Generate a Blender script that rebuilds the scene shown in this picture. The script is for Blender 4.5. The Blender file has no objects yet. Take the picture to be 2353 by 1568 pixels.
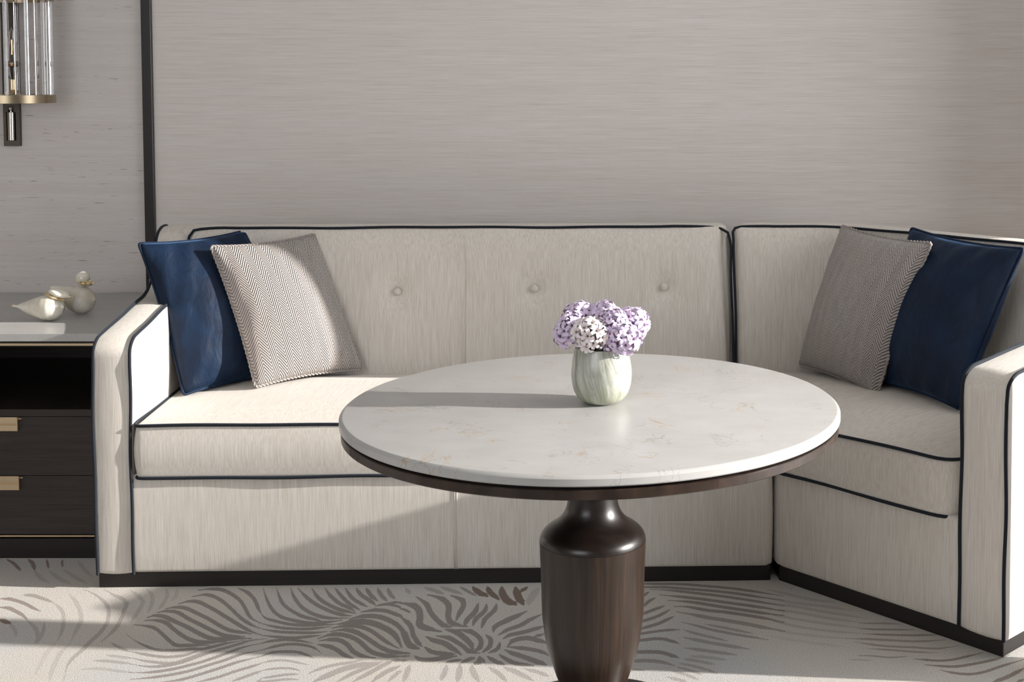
import bpy, math, random
import numpy as np
from mathutils import Vector, Matrix

random.seed(7)
rng = np.random.RandomState(7)
scene = bpy.context.scene
col = scene.collection
PI = math.pi

# ---------------------------------------------------------------- camera
cam_data = bpy.data.cameras.new('camera')
cam_data.sensor_width = 36.0
cam_data.lens = 3060.9 / 2353.0 * 36.0
cam_data.shift_x = -361.65 / 2353.0
cam_data.shift_y = (341.7 - 784.0) / 2353.0
cam_data.clip_start = 0.05
cam = bpy.data.objects.new('camera', cam_data)
cam.location = (0.0, 0.0, 1.445)
cam.rotation_euler = (PI / 2 - 0.0519, 0.0, 0.0)
col.objects.link(cam)
scene.camera = cam

# ---------------------------------------------------------------- world, sun, exposure
world = bpy.data.worlds.new('world')
scene.world = world
world.use_nodes = True
wbg = world.node_tree.nodes['Background']
wbg.inputs[0].default_value = (0.97, 0.985, 1.0, 1)
wbg.inputs[1].default_value = 4.6

SUN_DIR = Vector((-1.0, 0.09, -0.307)).normalized()
sun_data = bpy.data.lights.new('sun', 'SUN')
sun_data.energy = 9.6
sun_data.angle = math.radians(0.7)
sun_data.color = (1.0, 0.95, 0.89)
sun = bpy.data.objects.new('sun', sun_data)
sun.location = (4, 2, 3)
sun.rotation_mode = 'QUATERNION'
sun.rotation_quaternion = SUN_DIR.to_track_quat('-Z', 'Y')
col.objects.link(sun)

vs = scene.view_settings
vs.view_transform = 'Standard'
vs.look = 'None'
vs.exposure = 0.0
vs.gamma = 1.0
vs.use_curve_mapping = False

# ---------------------------------------------------------------- helpers
def sset(o, **kw):
    for k, v in kw.items():
        o[k] = v
    return o

def mesh(name, verts, faces, mat, parent=None, smooth=True, uvs=None):
    me = bpy.data.meshes.new(name)
    me.from_pydata([tuple(map(float, v)) for v in verts], [], [tuple(map(int, f)) for f in faces])
    me.validate(verbose=False)
    if smooth:
        me.polygons.foreach_set('use_smooth', [True] * len(me.polygons))
    if uvs is not None:
        lay = me.uv_layers.new(name='UVMap')
        idx = np.zeros(len(me.loops), dtype=np.int32)
        me.loops.foreach_get('vertex_index', idx)
        lay.data.foreach_set('uv', np.asarray(uvs, dtype=np.float32)[idx].ravel())
    me.update()
    if mat:
        me.materials.append(mat)
    o = bpy.data.objects.new(name, me)
    col.objects.link(o)
    if parent:
        o.parent = parent
    return o

def empty(name, loc=(0, 0, 0), rz=0.0):
    o = bpy.data.objects.new(name, None)
    o.empty_display_size = 0.1
    o.location = loc
    o.rotation_euler = (0, 0, rz)
    col.objects.link(o)
    return o

def thing(name, label, cat, loc=(0, 0, 0), rz=0.0, group=None):
    o = empty(name, loc, rz)
    o['label'] = label
    o['category'] = cat
    if group:
        o['group'] = group
    return o

class MB:
    """collects pieces of one mesh"""
    def __init__(s):
        s.v = []; s.f = []
    def add(s, v, f):
        n = len(s.v)
        s.v += [tuple(map(float, q)) for q in v]
        s.f += [tuple(i + n for i in q) for q in f]
        return s
    def box(s, x0, x1, y0, y1, z0, z1, b=0.0):
        if b <= 0:
            v = [(x0,y0,z0),(x1,y0,z0),(x1,y1,z0),(x0,y1,z0),(x0,y0,z1),(x1,y0,z1),(x1,y1,z1),(x0,y1,z1)]
            f = [(0,3,2,1),(4,5,6,7),(0,1,5,4),(1,2,6,5),(2,3,7,6),(3,0,4,7)]
            return s.add(v, f)
        # chamfered box: 24 verts
        v = []; 
        lo = (x0, y0, z0); hi = (x1, y1, z1)
        idx = {}
        for sx in (0, 1):
            for sy in (0, 1):
                for sz in (0, 1):
                    c = [(lo, hi)[sx][0], (lo, hi)[sy][1], (lo, hi)[sz][2]]
                    ins = [b if q == 0 else -b for q in (sx, sy, sz)]
                    for ax in range(3):
                        p = [c[k] + (0 if k == ax else ins[k]) for k in range(3)]
                        idx[(sx, sy, sz, ax)] = len(v)
                        v.append(p)
        f = []
        def quad(a, b_, c, d): f.append((a, b_, c, d))
        for ax in range(3):
            o1, o2 = [k for k in range(3) if k != ax]
            for sd in (0, 1):
                q = []
                for (p1, p2) in ((0, 0), (1, 0), (1, 1), (0, 1)):
                    key = [0, 0, 0]; key[ax] = sd; key[o1] = p1; key[o2] = p2
                    q.append(idx[(*key, ax)])
                f.append(tuple(q))
            for p1 in (0, 1):
                for p2 in (0, 1):
                    k0 = [0, 0, 0]; k0[o1] = p1; k0[o2] = p2; k0[ax] = 0
                    k1 = list(k0); k1[ax] = 1
                    f.append((idx[(*k0, o1)], idx[(*k1, o1)], idx[(*k1, o2)], idx[(*k0, o2)]))
        for sx in (0, 1):
            for sy in (0, 1):
                for sz in (0, 1):
                    f.append((idx[(sx, sy, sz, 0)], idx[(sx, sy, sz, 1)], idx[(sx, sy, sz, 2)]))
        return s.add(v, f)
    def build(s, name, mat, parent=None, smooth=False):
        o = mesh(name, s.v, s.f, mat, parent, smooth)
        fix_normals(o)
        return o

def fix_normals(o):
    import bmesh
    bm = bmesh.new(); bm.from_mesh(o.data)
    bmesh.ops.recalc_face_normals(bm, faces=bm.faces[:])
    bm.to_mesh(o.data); bm.free()

def auto_smooth(o, deg=40):
    import bmesh
    bm = bmesh.new(); bm.from_mesh(o.data)
    lim = math.radians(deg)
    for e in bm.edges:
        if len(e.link_faces) == 2:
            e.smooth = e.calc_face_angle(0) < lim
    for f in bm.faces:
        f.smooth = True
    bm.to_mesh(o.data); bm.free()
    return o

def box(name, x0, x1, y0, y1, z0, z1, mat, parent=None, b=0.0):
    return MB().box(x0, x1, y0, y1, z0, z1, b).build(name, mat, parent)

def catmull(P, step=0.02, closed=False):
    P = [np.array(p, float) for p in P]
    if closed:
        Q = [P[-1]] + P + [P[0], P[1]]
    else:
        Q = [2 * P[0] - P[1]] + P + [2 * P[-1] - P[-2]]
    out = []
    for i in range(1, len(Q) - 2):
        a, b, c, d = Q[i-1:i+3]
        n = max(1, int(np.linalg.norm(c - b) / step))
        for j in range(n):
            u = j / n
            out.append(.5 * ((2*b) + (-a+c)*u + (2*a-5*b+4*c-d)*u*u + (-a+3*b-3*c+d)*u**3))
    if not closed:
        out.append(P[-1])
    return np.array(out)

def round_poly(P, r, step=0.02, closed=True, rs=None):
    """polyline with rounded corners, densely sampled (2-D or 3-D)"""
    P = [np.array(p, float) for p in P]
    n = len(P); out = []
    rng_i = range(n) if closed else range(n)
    for i in rng_i:
        if not closed and i in (0, n - 1):
            out.append(P[i]); continue
        a, b, c = P[i-1], P[i], P[(i+1) % n]
        rr = rs[i] if rs else r
        d1 = a - b; d2 = c - b
        l1, l2 = np.linalg.norm(d1), np.linalg.norm(d2)
        t = min(rr, l1 * .49, l2 * .49)
        s, e = b + d1 / l1 * t, b + d2 / l2 * t
        for k in range(7):
            u = k / 6
            out.append((1-u)**2 * s + 2*u*(1-u) * b + u*u * e)
    # resample long segments
    res = []
    m = len(out)
    for i in range(m if closed else m - 1):
        a, b = out[i], out[(i+1) % m]
        k = max(1, int(np.linalg.norm(b - a) / step))
        for j in range(k):
            res.append(a + (b - a) * j / k)
    if not closed:
        res.append(out[-1])
    return np.array(res)

def tube_data(path, r, seg=8, closed=False, rad=None):
    P = np.array(path, float); n = len(P)
    T = np.gradient(P, axis=0) if not closed else (np.roll(P, -1, 0) - np.roll(P, 1, 0))
    T /= np.linalg.norm(T, axis=1)[:, None] + 1e-12
    up = np.array([0, 0, 1.0]) if abs(T[0][2]) < .9 else np.array([0, 1.0, 0])
    N = up - T[0] * (up @ T[0]); N /= np.linalg.norm(N)
    V = []; F = []
    for i in range(n):
        N = N - T[i] * (N @ T[i]); N /= np.linalg.norm(N) + 1e-12
        B = np.cross(T[i], N)
        rr = r if rad is None else rad[i]
        for k in range(seg):
            a = 2 * PI * k / seg
            V.append(P[i] + rr * (math.cos(a) * N + math.sin(a) * B))
    m = n if closed else n - 1
    for i in range(m):
        j = (i + 1) % n
        for k in range(seg):
            l = (k + 1) % seg
            F.append((i*seg+k, j*seg+k, j*seg+l, i*seg+l))
    if not closed:
        F.append(tuple(range(seg - 1, -1, -1)))
        F.append(tuple((n-1)*seg + k for k in range(seg)))
    return V, F

def tube(name, path, r, mat, parent=None, seg=8, closed=False, rad=None):
    V, F = tube_data(path, r, seg, closed, rad)
    return mesh(name, V, F, mat, parent)

def lathe_data(prof, seg=64, x=0, y=0, z=0):
    V = []; F = []
    for (r, h) in prof:
        for k in range(seg):
            a = 2 * PI * k / seg
            V.append((x + r * math.cos(a), y + r * math.sin(a), z + h))
    for i in range(len(prof) - 1):
        for k in range(seg):
            l = (k + 1) % seg
            F.append((i*seg+k, i*seg+l, (i+1)*seg+l, (i+1)*seg+k))
    return V, F

def lathe(name, prof, mat, parent=None, seg=64, deg=35, cap=True):
    V, F = lathe_data(prof, seg)
    if cap:
        F.append(tuple(range(seg - 1, -1, -1)))
        n = len(prof) - 1
        F.append(tuple(n*seg + k for k in range(seg)))
    o = mesh(name, V, F, mat, parent)
    fix_normals(o)
    return auto_smooth(o, deg)

def ellipsoid_data(c, rad, nu=20, nv=12, M=None):
    V = []; F = []
    for i in range(nv + 1):
        t = PI * i / nv
        for k in range(nu):
            a = 2 * PI * k / nu
            p = np.array([rad[0]*math.sin(t)*math.cos(a), rad[1]*math.sin(t)*math.sin(a), rad[2]*math.cos(t)])
            if M is not None:
                p = M @ p
            V.append(p + np.array(c))
    for i in range(nv):
        for k in range(nu):
            l = (k + 1) % nu
            F.append((i*nu+k, (i+1)*nu+k, (i+1)*nu+l, i*nu+l))
    return V, F

def poly_cushion(name, outline, z0, z1, mat, parent=None, r=0.02, crown=0.0, crown0=0.0, bulge=0.0, mapf=None, sides=5):
    """closed outline (2-D, dense) extruded from z0 to z1 with rounded edges, crowned ends, bulged sides"""
    O = np.array(outline, float); n = len(O)
    area = 0.5 * np.sum(O[:,0]*np.roll(O[:,1],-1) - np.roll(O[:,0],-1)*O[:,1])
    if area < 0:
        O = O[::-1]
    T = np.roll(O, -1, 0) - np.roll(O, 1, 0); T /= np.linalg.norm(T, axis=1)[:, None] + 1e-12
    IN = np.stack([-T[:,1], T[:,0]], 1)
    C = O.mean(0)
    rings = []
    def inner(z, s, cr):   # end caps
        edge = O + IN * r
        for t in (1.0, .86, .68, .48, .28, .1):
            q = C + (edge - C) * t
            rings.append((q, z + s * cr * (1 - t**2.4)))
    base = []
    inner(z0, -1, crown0); low = rings[::-1]; rings = []
    for k in range(1, 4):
        a = PI / 2 * k / 4
        low.append((O + IN * (r * (1 - math.sin(a))), z0 + r * (1 - math.cos(a))))
    for k in range(sides + 1):
        u = k / sides
        low.append((O - IN * (bulge * 4 * u * (1 - u)), z0 + r + (z1 - z0 - 2 * r) * u))
    for k in range(1, 4):
        a = PI / 2 * k / 4
        low.append((O + IN * (r * (1 - math.cos(a))), z1 - r * (1 - math.sin(a))))
    inner(z1, 1, crown)
    allr = low + rings
    V = []; F = []
    for q, z in allr:
        for p in q:
            V.append((p[0], p[1], z))
    m = len(allr)
    for i in range(m - 1):
        for k in range(n):
            l = (k + 1) % n
            F.append((i*n+k, i*n+l, (i+1)*n+l, (i+1)*n+k))
    V.append((C[0], C[1], z0 - crown0)); V.append((C[0], C[1], z1 + crown))
    for k in range(n):
        l = (k + 1) % n
        F.append((len(V) - 2, l, k))
        F.append((len(V) - 1, (m-1)*n + k, (m-1)*n + l))
    if mapf:
        V = [mapf(*p) for p in V]
    o = mesh(name, V, F, mat, parent)
    fix_normals(o)
    return o

# ---------------------------------------------------------------- node helpers
class NT:
    def __init__(s, name):
        s.m = bpy.data.materials.new(name); s.m.use_nodes = True
        s.t = s.m.node_tree; s.n = s.t.nodes
        s.b = s.n['Principled BSDF']; s.out = s.n['Material Output']
        s.tc = s.n.new('ShaderNodeTexCoord')
    def node(s, typ, **kw):
        o = s.n.new(typ)
        for k, v in kw.items():
            setattr(o, k, v)
        return o
    def link(s, a, b):
        s.t.links.new(a, b)
    def set(s, **kw):
        for k, v in kw.items():
            s.b.inputs[k.replace('_', ' ')].default_value = v
        return s
    def mapping(s, scale=(1,1,1), src='Object', rot=(0,0,0), loc=(0,0,0)):
        mp = s.node('ShaderNodeMapping')
        mp.inputs['Scale'].default_value = scale
        mp.inputs['Rotation'].default_value = rot
        mp.inputs['Location'].default_value = loc
        s.link(s.tc.outputs[src], mp.inputs[0])
        return mp.outputs[0]
    def noise(s, vec, scale=1.0, detail=2.0, rough=.5, dist=0.0):
        n = s.node('ShaderNodeTexNoise')
        n.inputs['Scale'].default_value = scale
        n.inputs['Detail'].default_value = detail
        n.inputs['Roughness'].default_value = rough
        n.inputs['Distortion'].default_value = dist
        s.link(vec, n.inputs['Vector'])
        return n.outputs[0]
    def ramp(s, fac, stops, interp='LINEAR'):
        r = s.node('ShaderNodeValToRGB')
        r.color_ramp.interpolation = interp
        el = r.color_ramp.elements
        while len(el) < len(stops):
            el.new(.5)
        for e, (p, c) in zip(el, stops):
            e.position = p
            e.color = (*c, 1) if len(c) == 3 else c
        s.link(fac, r.inputs[0])
        return r.outputs[0]
    def mix(s, fac, a, b, mode='MIX'):
        m = s.node('ShaderNodeMix', data_type='RGBA', blend_type=mode)
        for sock, v in ((m.inputs[0], fac), (m.inputs[6], a), (m.inputs[7], b)):
            if hasattr(v, 'links') or hasattr(v, 'is_linked'):
                s.link(v, sock)
            else:
                sock.default_value = v if not isinstance(v, tuple) or len(v) == 4 else (*v, 1)
        return m.outputs[2]
    def math(s, op, a, b=None, c=None, clamp=False):
        m = s.node('ShaderNodeMath', operation=op, use_clamp=clamp)
        for i, v in enumerate((a, b, c)):
            if v is None:
                continue
            if hasattr(v, 'is_linked'):
                s.link(v, m.inputs[i])
            else:
                m.inputs[i].default_value = v
        return m.outputs[0]
    def sep(s, vec):
        x = s.node('ShaderNodeSeparateXYZ'); s.link(vec, x.inputs[0]); return x.outputs
    def comb(s, x, y, z):
        c = s.node('ShaderNodeCombineXYZ')
        for i, v in enumerate((x, y, z)):
            if hasattr(v, 'is_linked'):
                s.link(v, c.inputs[i])
            else:
                c.inputs[i].default_value = v
        return c.outputs[0]
    def bump(s, h, strength=.3, dist=.002, normal=None):
        b = s.node('ShaderNodeBump')
        b.inputs['Strength'].default_value = strength
        b.inputs['Distance'].default_value = dist
        s.link(h, b.inputs['Height'])
        if normal is not None:
            s.link(normal, b.inputs['Normal'])
        return b.outputs[0]
    def base(s, c):
        if hasattr(c, 'is_linked'):
            s.link(c, s.b.inputs['Base Color'])
        else:
            s.b.inputs['Base Color'].default_value = (*c, 1)
        return s
    def normal(s, nrm):
        s.link(nrm, s.b.inputs['Normal']); return s

# ---------------------------------------------------------------- materials
def m_linen():
    t = NT('linen'); t.set(Roughness=.92, Specular_IOR_Level=.15, Sheen_Weight=.15, Sheen_Roughness=.5)
    nv = t.mapping((330, 330, 9)); nh = t.mapping((330, 9, 330))
    s1 = t.noise(nv, 1, 3, .6); s2 = t.noise(nh, 1, 3, .6)
    nz = t.sep(t.tc.outputs['Normal'])[2]
    k = t.math('ABSOLUTE', nz); k = t.ramp(k, [(.45, (0,0,0)), (.8, (1,1,1))])
    st = t.mix(k, s1, s2)
    wide = t.noise(t.mapping((70, 70, 3)), 1, 2, .5)
    c1 = t.ramp(st, [(.3, (.50, .455, .405)), (.5, (.60, .56, .51)), (.72, (.68, .645, .60))])
    c2 = t.mix(.18, c1, t.ramp(wide, [(.3, (.52, .47, .40)), (.7, (.66, .63, .62))]))
    t.base(c2)
    wv = t.noise(t.mapping((900, 900, 900)), 1, 2, .6)
    h = t.mix(.5, st, wv)
    t.normal(t.bump(h, .25, .0015))
    return t.m

def m_plain(name, c, rough=.5, metal=0.0, spec=.5, coat=0.0, coat_r=.1, bump=None):
    t = NT(name); t.base(c).set(Roughness=rough, Metallic=metal, Specular_IOR_Level=spec, Coat_Weight=coat, Coat_Roughness=coat_r)
    if bump:
        t.normal(t.bump(t.noise(t.mapping((bump[0],) * 3), 1, 3, .6), bump[1], .001))
    return t.m

def m_piping():
    t = NT('navy_piping'); t.set(Roughness=.75, Specular_IOR_Level=.3, Sheen_Weight=.12, Sheen_Tint=(.5, .65, .85, 1))
    n = t.noise(t.mapping((500,)*3), 1, 2, .6)
    t.base(t.ramp(n, [(.35, (.003, .0042, .0075)), (.65, (.0075, .0105, .018))]))
    t.normal(t.bump(n, .5, .001))
    return t.m

def m_velvet():
    t = NT('navy_velvet'); t.set(Roughness=.55, Specular_IOR_Level=.2, Sheen_Weight=.22, Sheen_Roughness=.32, Sheen_Tint=(.16, .36, .75, 1))
    n = t.noise(t.mapping((9, 9, 9)), 1, 4, .6, 1.0)
    t.base(t.ramp(n, [(.3, (.0035, .009, .024)), (.7, (.006, .019, .048))]))
    f = t.noise(t.mapping((900,)*3), 1, 2, .7)
    w = t.noise(t.mapping((22, 22, 10)), 1, 3, .55, .6)
    nb = t.bump(w, .35, .012)
    t.normal(t.bump(f, .3, .001, nb))
    return t.m

def m_herringbone():
    t = NT('herringbone_weave'); t.set(Roughness=.9, Specular_IOR_Level=.15, Sheen_Weight=.25, Sheen_Roughness=.5)
    uv = t.sep(t.tc.outputs['UV'])
    PER = .046
    wob = t.noise(t.mapping((14, 14, 14)), 1, 2, .5)
    x = t.math('ADD', uv[0], t.math('MULTIPLY', t.math('SUBTRACT', wob, .5), .006))
    fx = t.math('FRACT', t.math('DIVIDE', t.math('ADD', x, 5.0), PER))
    tri = t.math('ABSOLUTE', t.math('SUBTRACT', fx, .5))             # 0..0.5
    yy = t.math('ADD', t.math('ADD', uv[1], 5.0), t.math('MULTIPLY', tri, .078))
    fr = t.math('FRACT', t.math('DIVIDE', yy, .0112))
    d = t.math('ABSOLUTE', t.math('SUBTRACT', fr, .5))                # 0 centre of yarn, .5 gap
    fleck = t.noise(t.mapping((160, 160, 160)), 1, 3, .7)
    dd = t.math('ADD', d, t.math('MULTIPLY', t.math('SUBTRACT', fleck, .5), .22))
    c = t.ramp(dd, [(.27, (.50, .455, .435)), (.40, (.135, .115, .11))])
    c = t.mix(t.ramp(fleck, [(.55, (0,0,0)), (.8, (.35,.35,.35))]), c, (.55, .52, .50, 1))
    t.base(c)
    h = t.ramp(d, [(.0, (1,1,1)), (.5, (0,0,0))], 'EASE')
    t.normal(t.bump(h, .8, .004))
    return t.m

def m_cord():
    t = NT('twisted_cord'); t.set(Roughness=.9, Specular_IOR_Level=.15)
    n = t.noise(t.mapping((300,)*3), 1, 2, .6)
    t.base(t.ramp(n, [(.3, (.24, .21, .20)), (.7, (.44, .40, .38))]))
    return t.m

def m_grasscloth():
    t = NT('grasscloth_wallpaper'); t.set(Roughness=.85, Specular_IOR_Level=.2)
    fine = t.noise(t.mapping((5.5, 5.5, 520)), 1, 4, .65)
    mid = t.noise(t.mapping((2.2, 2.2, 130)), 1, 3, .6)
    big = t.noise(t.mapping((1.0, 1.0, 8)), 1, 2, .5)
    c = t.ramp(fine, [(.27, (.45, .39, .36)), (.5, (.635, .585, .56)), (.74, (.73, .70, .685))])
    c = t.mix(.35, c, t.ramp(mid, [(.3, (.535, .48, .435)), (.7, (.665, .64, .63))]))
    c = t.mix(.15, c, t.ramp(big, [(.3, (.59, .53, .485)), (.7, (.645, .635, .645))]))
    t.base(c)
    t.normal(t.bump(fine, .25, .002))
    return t.m

def m_silk():
    t = NT('slub_silk_wallpaper'); t.set(Roughness=.6, Specular_IOR_Level=.3)
    fine = t.noise(t.mapping((9, 9, 420)), 1, 4, .6)
    band = t.noise(t.mapping((.5, .5, 26)), 1, 3, .6)
    slub = t.noise(t.mapping((17, 17, 230)), 1, 3, .55, .3)
    msk = t.noise(t.mapping((1.2, 1.2, 60)), 1, 2, .5)
    c = t.ramp(fine, [(.3, (.52, .48, .46)), (.7, (.62, .59, .575))])
    c = t.mix(.35, c, t.ramp(band, [(.3, (.49, .445, .42)), (.7, (.625, .605, .595))]))
    sm = t.math('MULTIPLY', t.ramp(slub, [(.64, (0,0,0)), (.71, (1,1,1))]), t.ramp(msk, [(.45, (0,0,0)), (.6, (1,1,1))]))
    c = t.mix(t.math('MULTIPLY', sm, .75), c, (.13, .095, .085, 1))
    t.base(c)
    t.normal(t.bump(fine, .12, .001))
    return t.m

def m_dark_wood(name='dark_stained_wood', grain=(3, 3, 90), lo=(.010, .0065, .006), hi=(.028, .019, .017), rough=.35):
    t = NT(name); t.set(Roughness=rough, Specular_IOR_Level=.45)
    n = t.noise(t.mapping(grain), 1, 4, .6, .4)
    t.base(t.ramp(n, [(.3, lo), (.7, hi)]))
    t.normal(t.bump(n, .06, .001))
    return t.m

def m_walnut_vert():
    """vertical staves round a turned pedestal"""
    t = NT('walnut_staves'); t.set(Roughness=.36, Specular_IOR_Level=.4, Coat_Weight=.08, Coat_Roughness=.15)
    xyz = t.sep(t.tc.outputs['Object'])
    ang = t.math('ARCTAN2', xyz[1], xyz[0])
    v = t.comb(t.math('MULTIPLY', ang, 6.0), t.math('MULTIPLY', xyz[2], 1.6), 0.0)
    g = t.noise(v, 1.7, 3, .6, .5)
    v2 = t.comb(t.math('MULTIPLY', ang, 42.0), t.math('MULTIPLY', xyz[2], 7.0), 0.0)
    f = t.noise(v2, 1, 4, .65, .3)
    c = t.ramp(g, [(.30, (.006, .0036, .003)), (.5, (.014, .0075, .005)), (.70, (.052, .026, .012))])
    c = t.mix(.55, c, t.ramp(f, [(.3, (.004, .0026, .0024)), (.75, (.042, .023, .013))]))
    t.base(c)
    t.normal(t.bump(f, .05, .001))
    return t.m

def m_walnut_dark():
    t = NT('walnut_turned'); t.set(Roughness=.34, Specular_IOR_Level=.5, Coat_Weight=.12, Coat_Roughness=.2)
    n = t.noise(t.mapping((9, 60, 9)), 1, 4, .6, .5)
    t.base(t.ramp(n, [(.3, (.004, .0025, .0023)), (.75, (.016, .009, .006))]))
    return t.m

def m_marble(name, veins=1.0):
    t = NT(name); t.set(Roughness=.28, Specular_IOR_Level=.3)
    o = t.mapping((1, 1, 1))
    cl = t.noise(t.mapping((9, 14, 9)), 1, 4, .6)
    c = t.ramp(cl, [(.3, (.385, .377, .37)), (.7, (.43, .426, .422))])
    def vein(scale, dist, thr, seed, colr, amt, msk_scale, lo):
        nonlocal c
        p = t.mapping((scale, scale, scale), loc=(seed, seed * 2.1, 0))
        n = t.noise(p, 1, 5, .62, dist)
        r = t.math('ABSOLUTE', t.math('SUBTRACT', n, .5))
        line = t.ramp(r, [(0, (1,1,1)), (thr, (0,0,0))])
        k = t.noise(t.mapping((msk_scale,)*3, loc=(seed*3.3, 1.7, 0)), 1, 2, .5)
        mk = t.ramp(k, [(lo, (0,0,0)), (lo + .09, (1,1,1))])
        fac = t.math('MULTIPLY', t.math('MULTIPLY', line, mk), amt)
        c = t.mix(fac, c, colr)
    vein(4.2, 1.2, .0075, 3.1, (.33, .20, .06, 1), .75 * veins, 7.0, .55)
    vein(5.5, 1.5, .0065, 8.4, (.17, .15, .12, 1), .75 * veins, 7.0, .55)
    vein(3.0, 1.0, .0055, 5.7, (.25, .20, .13, 1), .6 * veins, 6.0, .54)
    t.base(c)
    return t.m

def m_vase():
    t = NT('green_white_stone'); t.set(Roughness=.25, Specular_IOR_Level=.5, Coat_Weight=.25, Coat_Roughness=.08)
    xyz = t.sep(t.tc.outputs['Object'])
    ang = t.math('ARCTAN2', xyz[1], xyz[0])
    sw = t.math('ADD', ang, t.math('MULTIPLY', xyz[2], 3.5))
    v = t.comb(t.math('MULTIPLY', sw, 4.0), t.math('MULTIPLY', xyz[2], 9.0), 0.0)
    n = t.noise(v, 1.3, 4, .6, .8)
    c = t.ramp(n, [(.30, (.20, .205, .165)), (.45, (.34, .345, .295)), (.58, (.46, .465, .42)), (.8, (.55, .56, .53))])
    v2 = t.comb(t.math('MULTIPLY', sw, 2.4), t.math('MULTIPLY', xyz[2], 5.0), 3.0)
    n2 = t.noise(v2, 1.1, 3, .55, 1.2)
    line = t.ramp(t.math('ABSOLUTE', t.math('SUBTRACT', n2, .5)), [(0, (1,1,1)), (.022, (0,0,0))])
    c = t.mix(t.math('MULTIPLY', line, .6), c, (.20, .23, .19, 1))
    low = t.ramp(xyz[2], [(.0, (1,1,1)), (.055, (0,0,0))])
    c = t.mix(t.math('MULTIPLY', low, .45), c, (.34, .37, .22, 1))
    t.base(c)
    return t.m

def m_bird():
    t = NT('gold_flecked_glass'); t.set(Roughness=.18, Specular_IOR_Level=.5, Coat_Weight=.5, Coat_Roughness=.05, Subsurface_Weight=.35, Subsurface_Scale=.02)
    t.b.inputs['Subsurface Radius'].default_value = (1, .9, .7)
    n = t.noise(t.mapping((420,)*3), 1, 2, .6)
    big = t.noise(t.mapping((26,)*3), 1, 3, .6, .5)
    c = t.ramp(big, [(.3, (.62, .57, .45)), (.65, (.74, .72, .66))])
    fl = t.ramp(n, [(.66, (0,0,0)), (.74, (1,1,1))])
    c = t.mix(t.math('MULTIPLY', fl, .7), c, (.55, .38, .14, 1))
    t.base(c)
    return t.m

def m_gold_glass():
    t = NT('gold_leaf_glass'); t.set(Roughness=.2, Specular_IOR_Level=.5, Coat_Weight=.6, Metallic=.35)
    n = t.noise(t.mapping((90,)*3), 1, 3, .6, .6)
    t.base(t.ramp(n, [(.35, (.36, .24, .08)), (.5, (.62, .48, .24)), (.68, (.76, .73, .66))]))
    return t.m

def m_glass():
    t = NT('crystal_glass')
    t.set(Roughness=.02, IOR=1.47, Transmission_Weight=1.0, Specular_IOR_Level=.5)
    t.base((.97, .97, .98))
    return t.m

def m_petal(name, c0, c1):
    t = NT(name); t.set(Roughness=.55, Specular_IOR_Level=.25, Subsurface_Weight=.25, Subsurface_Scale=.004, Sheen_Weight=.1)
    xyz = t.sep(t.tc.outputs['Object'])
    r = t.math('SQRT', t.math('ADD', t.math('MULTIPLY', xyz[0], xyz[0]), t.math('MULTIPLY', xyz[1], xyz[1])))
    t.base(t.ramp(t.math('MULTIPLY', r, 70.0), [(.0, c0), (.45, c1), (1.0, c1)]))
    return t.m

def m_carpet():
    t = NT('leaf_pattern_carpet'); t.set(Roughness=1.0, Specular_IOR_Level=.05, Sheen_Weight=.2)
    at = t.node('ShaderNodeAttribute'); at.attribute_name = 'pattern'
    rgb = t.node('ShaderNodeSeparateColor'); t.link(at.outputs['Color'], rgb.inputs[0])
    o = t.mapping((1, 1, 1))
    big = t.noise(o, 1.7, 3, .55)
    pile = t.noise(o, 330, 3, .8)
    pile2 = t.noise(o, 190, 3, .7)
    c = t.ramp(big, [(.38, (.50, .50, .50)), (.56, (.545, .51, .465))])
    dark = t.mix(rgb.outputs[1], (.245, .215, .20, 1), (.165, .115, .085, 1))
    edge = t.math('ADD', rgb.outputs[0], t.math('MULTIPLY', t.math('SUBTRACT', pile2, .5), .95))
    fac = t.ramp(edge, [(.30, (0,0,0)), (.62, (1,1,1))])
    fac = t.math('MULTIPLY', fac, rgb.outputs[2])
    c = t.mix(fac, c, dark)
    fleck = t.ramp(pile, [(.30, (.42, .40, .39)), (.5, (1, 1, 1)), (.68, (1.3, 1.29, 1.28))])
    c = t.mix(1.0, c, fleck, 'MULTIPLY')
    t.base(c)
    h = t.mix(.4, pile, pile2)
    t.normal(t.bump(h, .8, .006))
    return t.m

LINEN = m_linen()
PIPING = m_piping()
VELVET = m_velvet()
HERR = m_herringbone()
CORD = m_cord()
GRASS = m_grasscloth()
SILK = m_silk()
PLINTH = m_dark_wood('plinth_wood', (3, 3, 90), (.005, .0032, .003), (.012, .008, .007), .5)
CABINET = m_dark_wood('cabinet_veneer', (5, 5, 120), (.014, .010, .0095), (.034, .025, .023), .38)
WALNUT = m_walnut_vert()
WALNUT_D = m_walnut_dark()
MARBLE = m_marble('cream_marble', 1.0)
MARBLE2 = m_marble('white_marble', .55)
BLACK = m_plain('black_recess', (.006, .005, .005), .6)
TRIM = m_plain('dark_bronze_trim', (.011, .008, .008), .3, .0, .5)
BRASS = m_plain('satin_brass', (.66, .53, .36), .35, 1.0)
BRASS_D = m_plain('antique_brass', (.36, .29, .20), .32, 1.0)
BRONZE = m_plain('dark_bronze', (.115, .100, .088), .45, .8)
STEEL = m_plain('brushed_nickel', (.60, .55, .50), .28, 1.0)
VASE = m_vase()
BIRD = m_bird()
GOLD = m_gold_glass()
GLASS = m_glass()
PETAL_L = m_petal('lilac_petal', (.50, .36, .52), (.66, .55, .72))
PETAL_W = m_petal('blush_white_petal', (.62, .47, .42), (.79, .73, .75))
STEM = m_plain('green_stem', (.09, .17, .05), .5)
PAINT = m_plain('white_ceiling_paint', (.80, .79, .77), .9, 0, .2)
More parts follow.
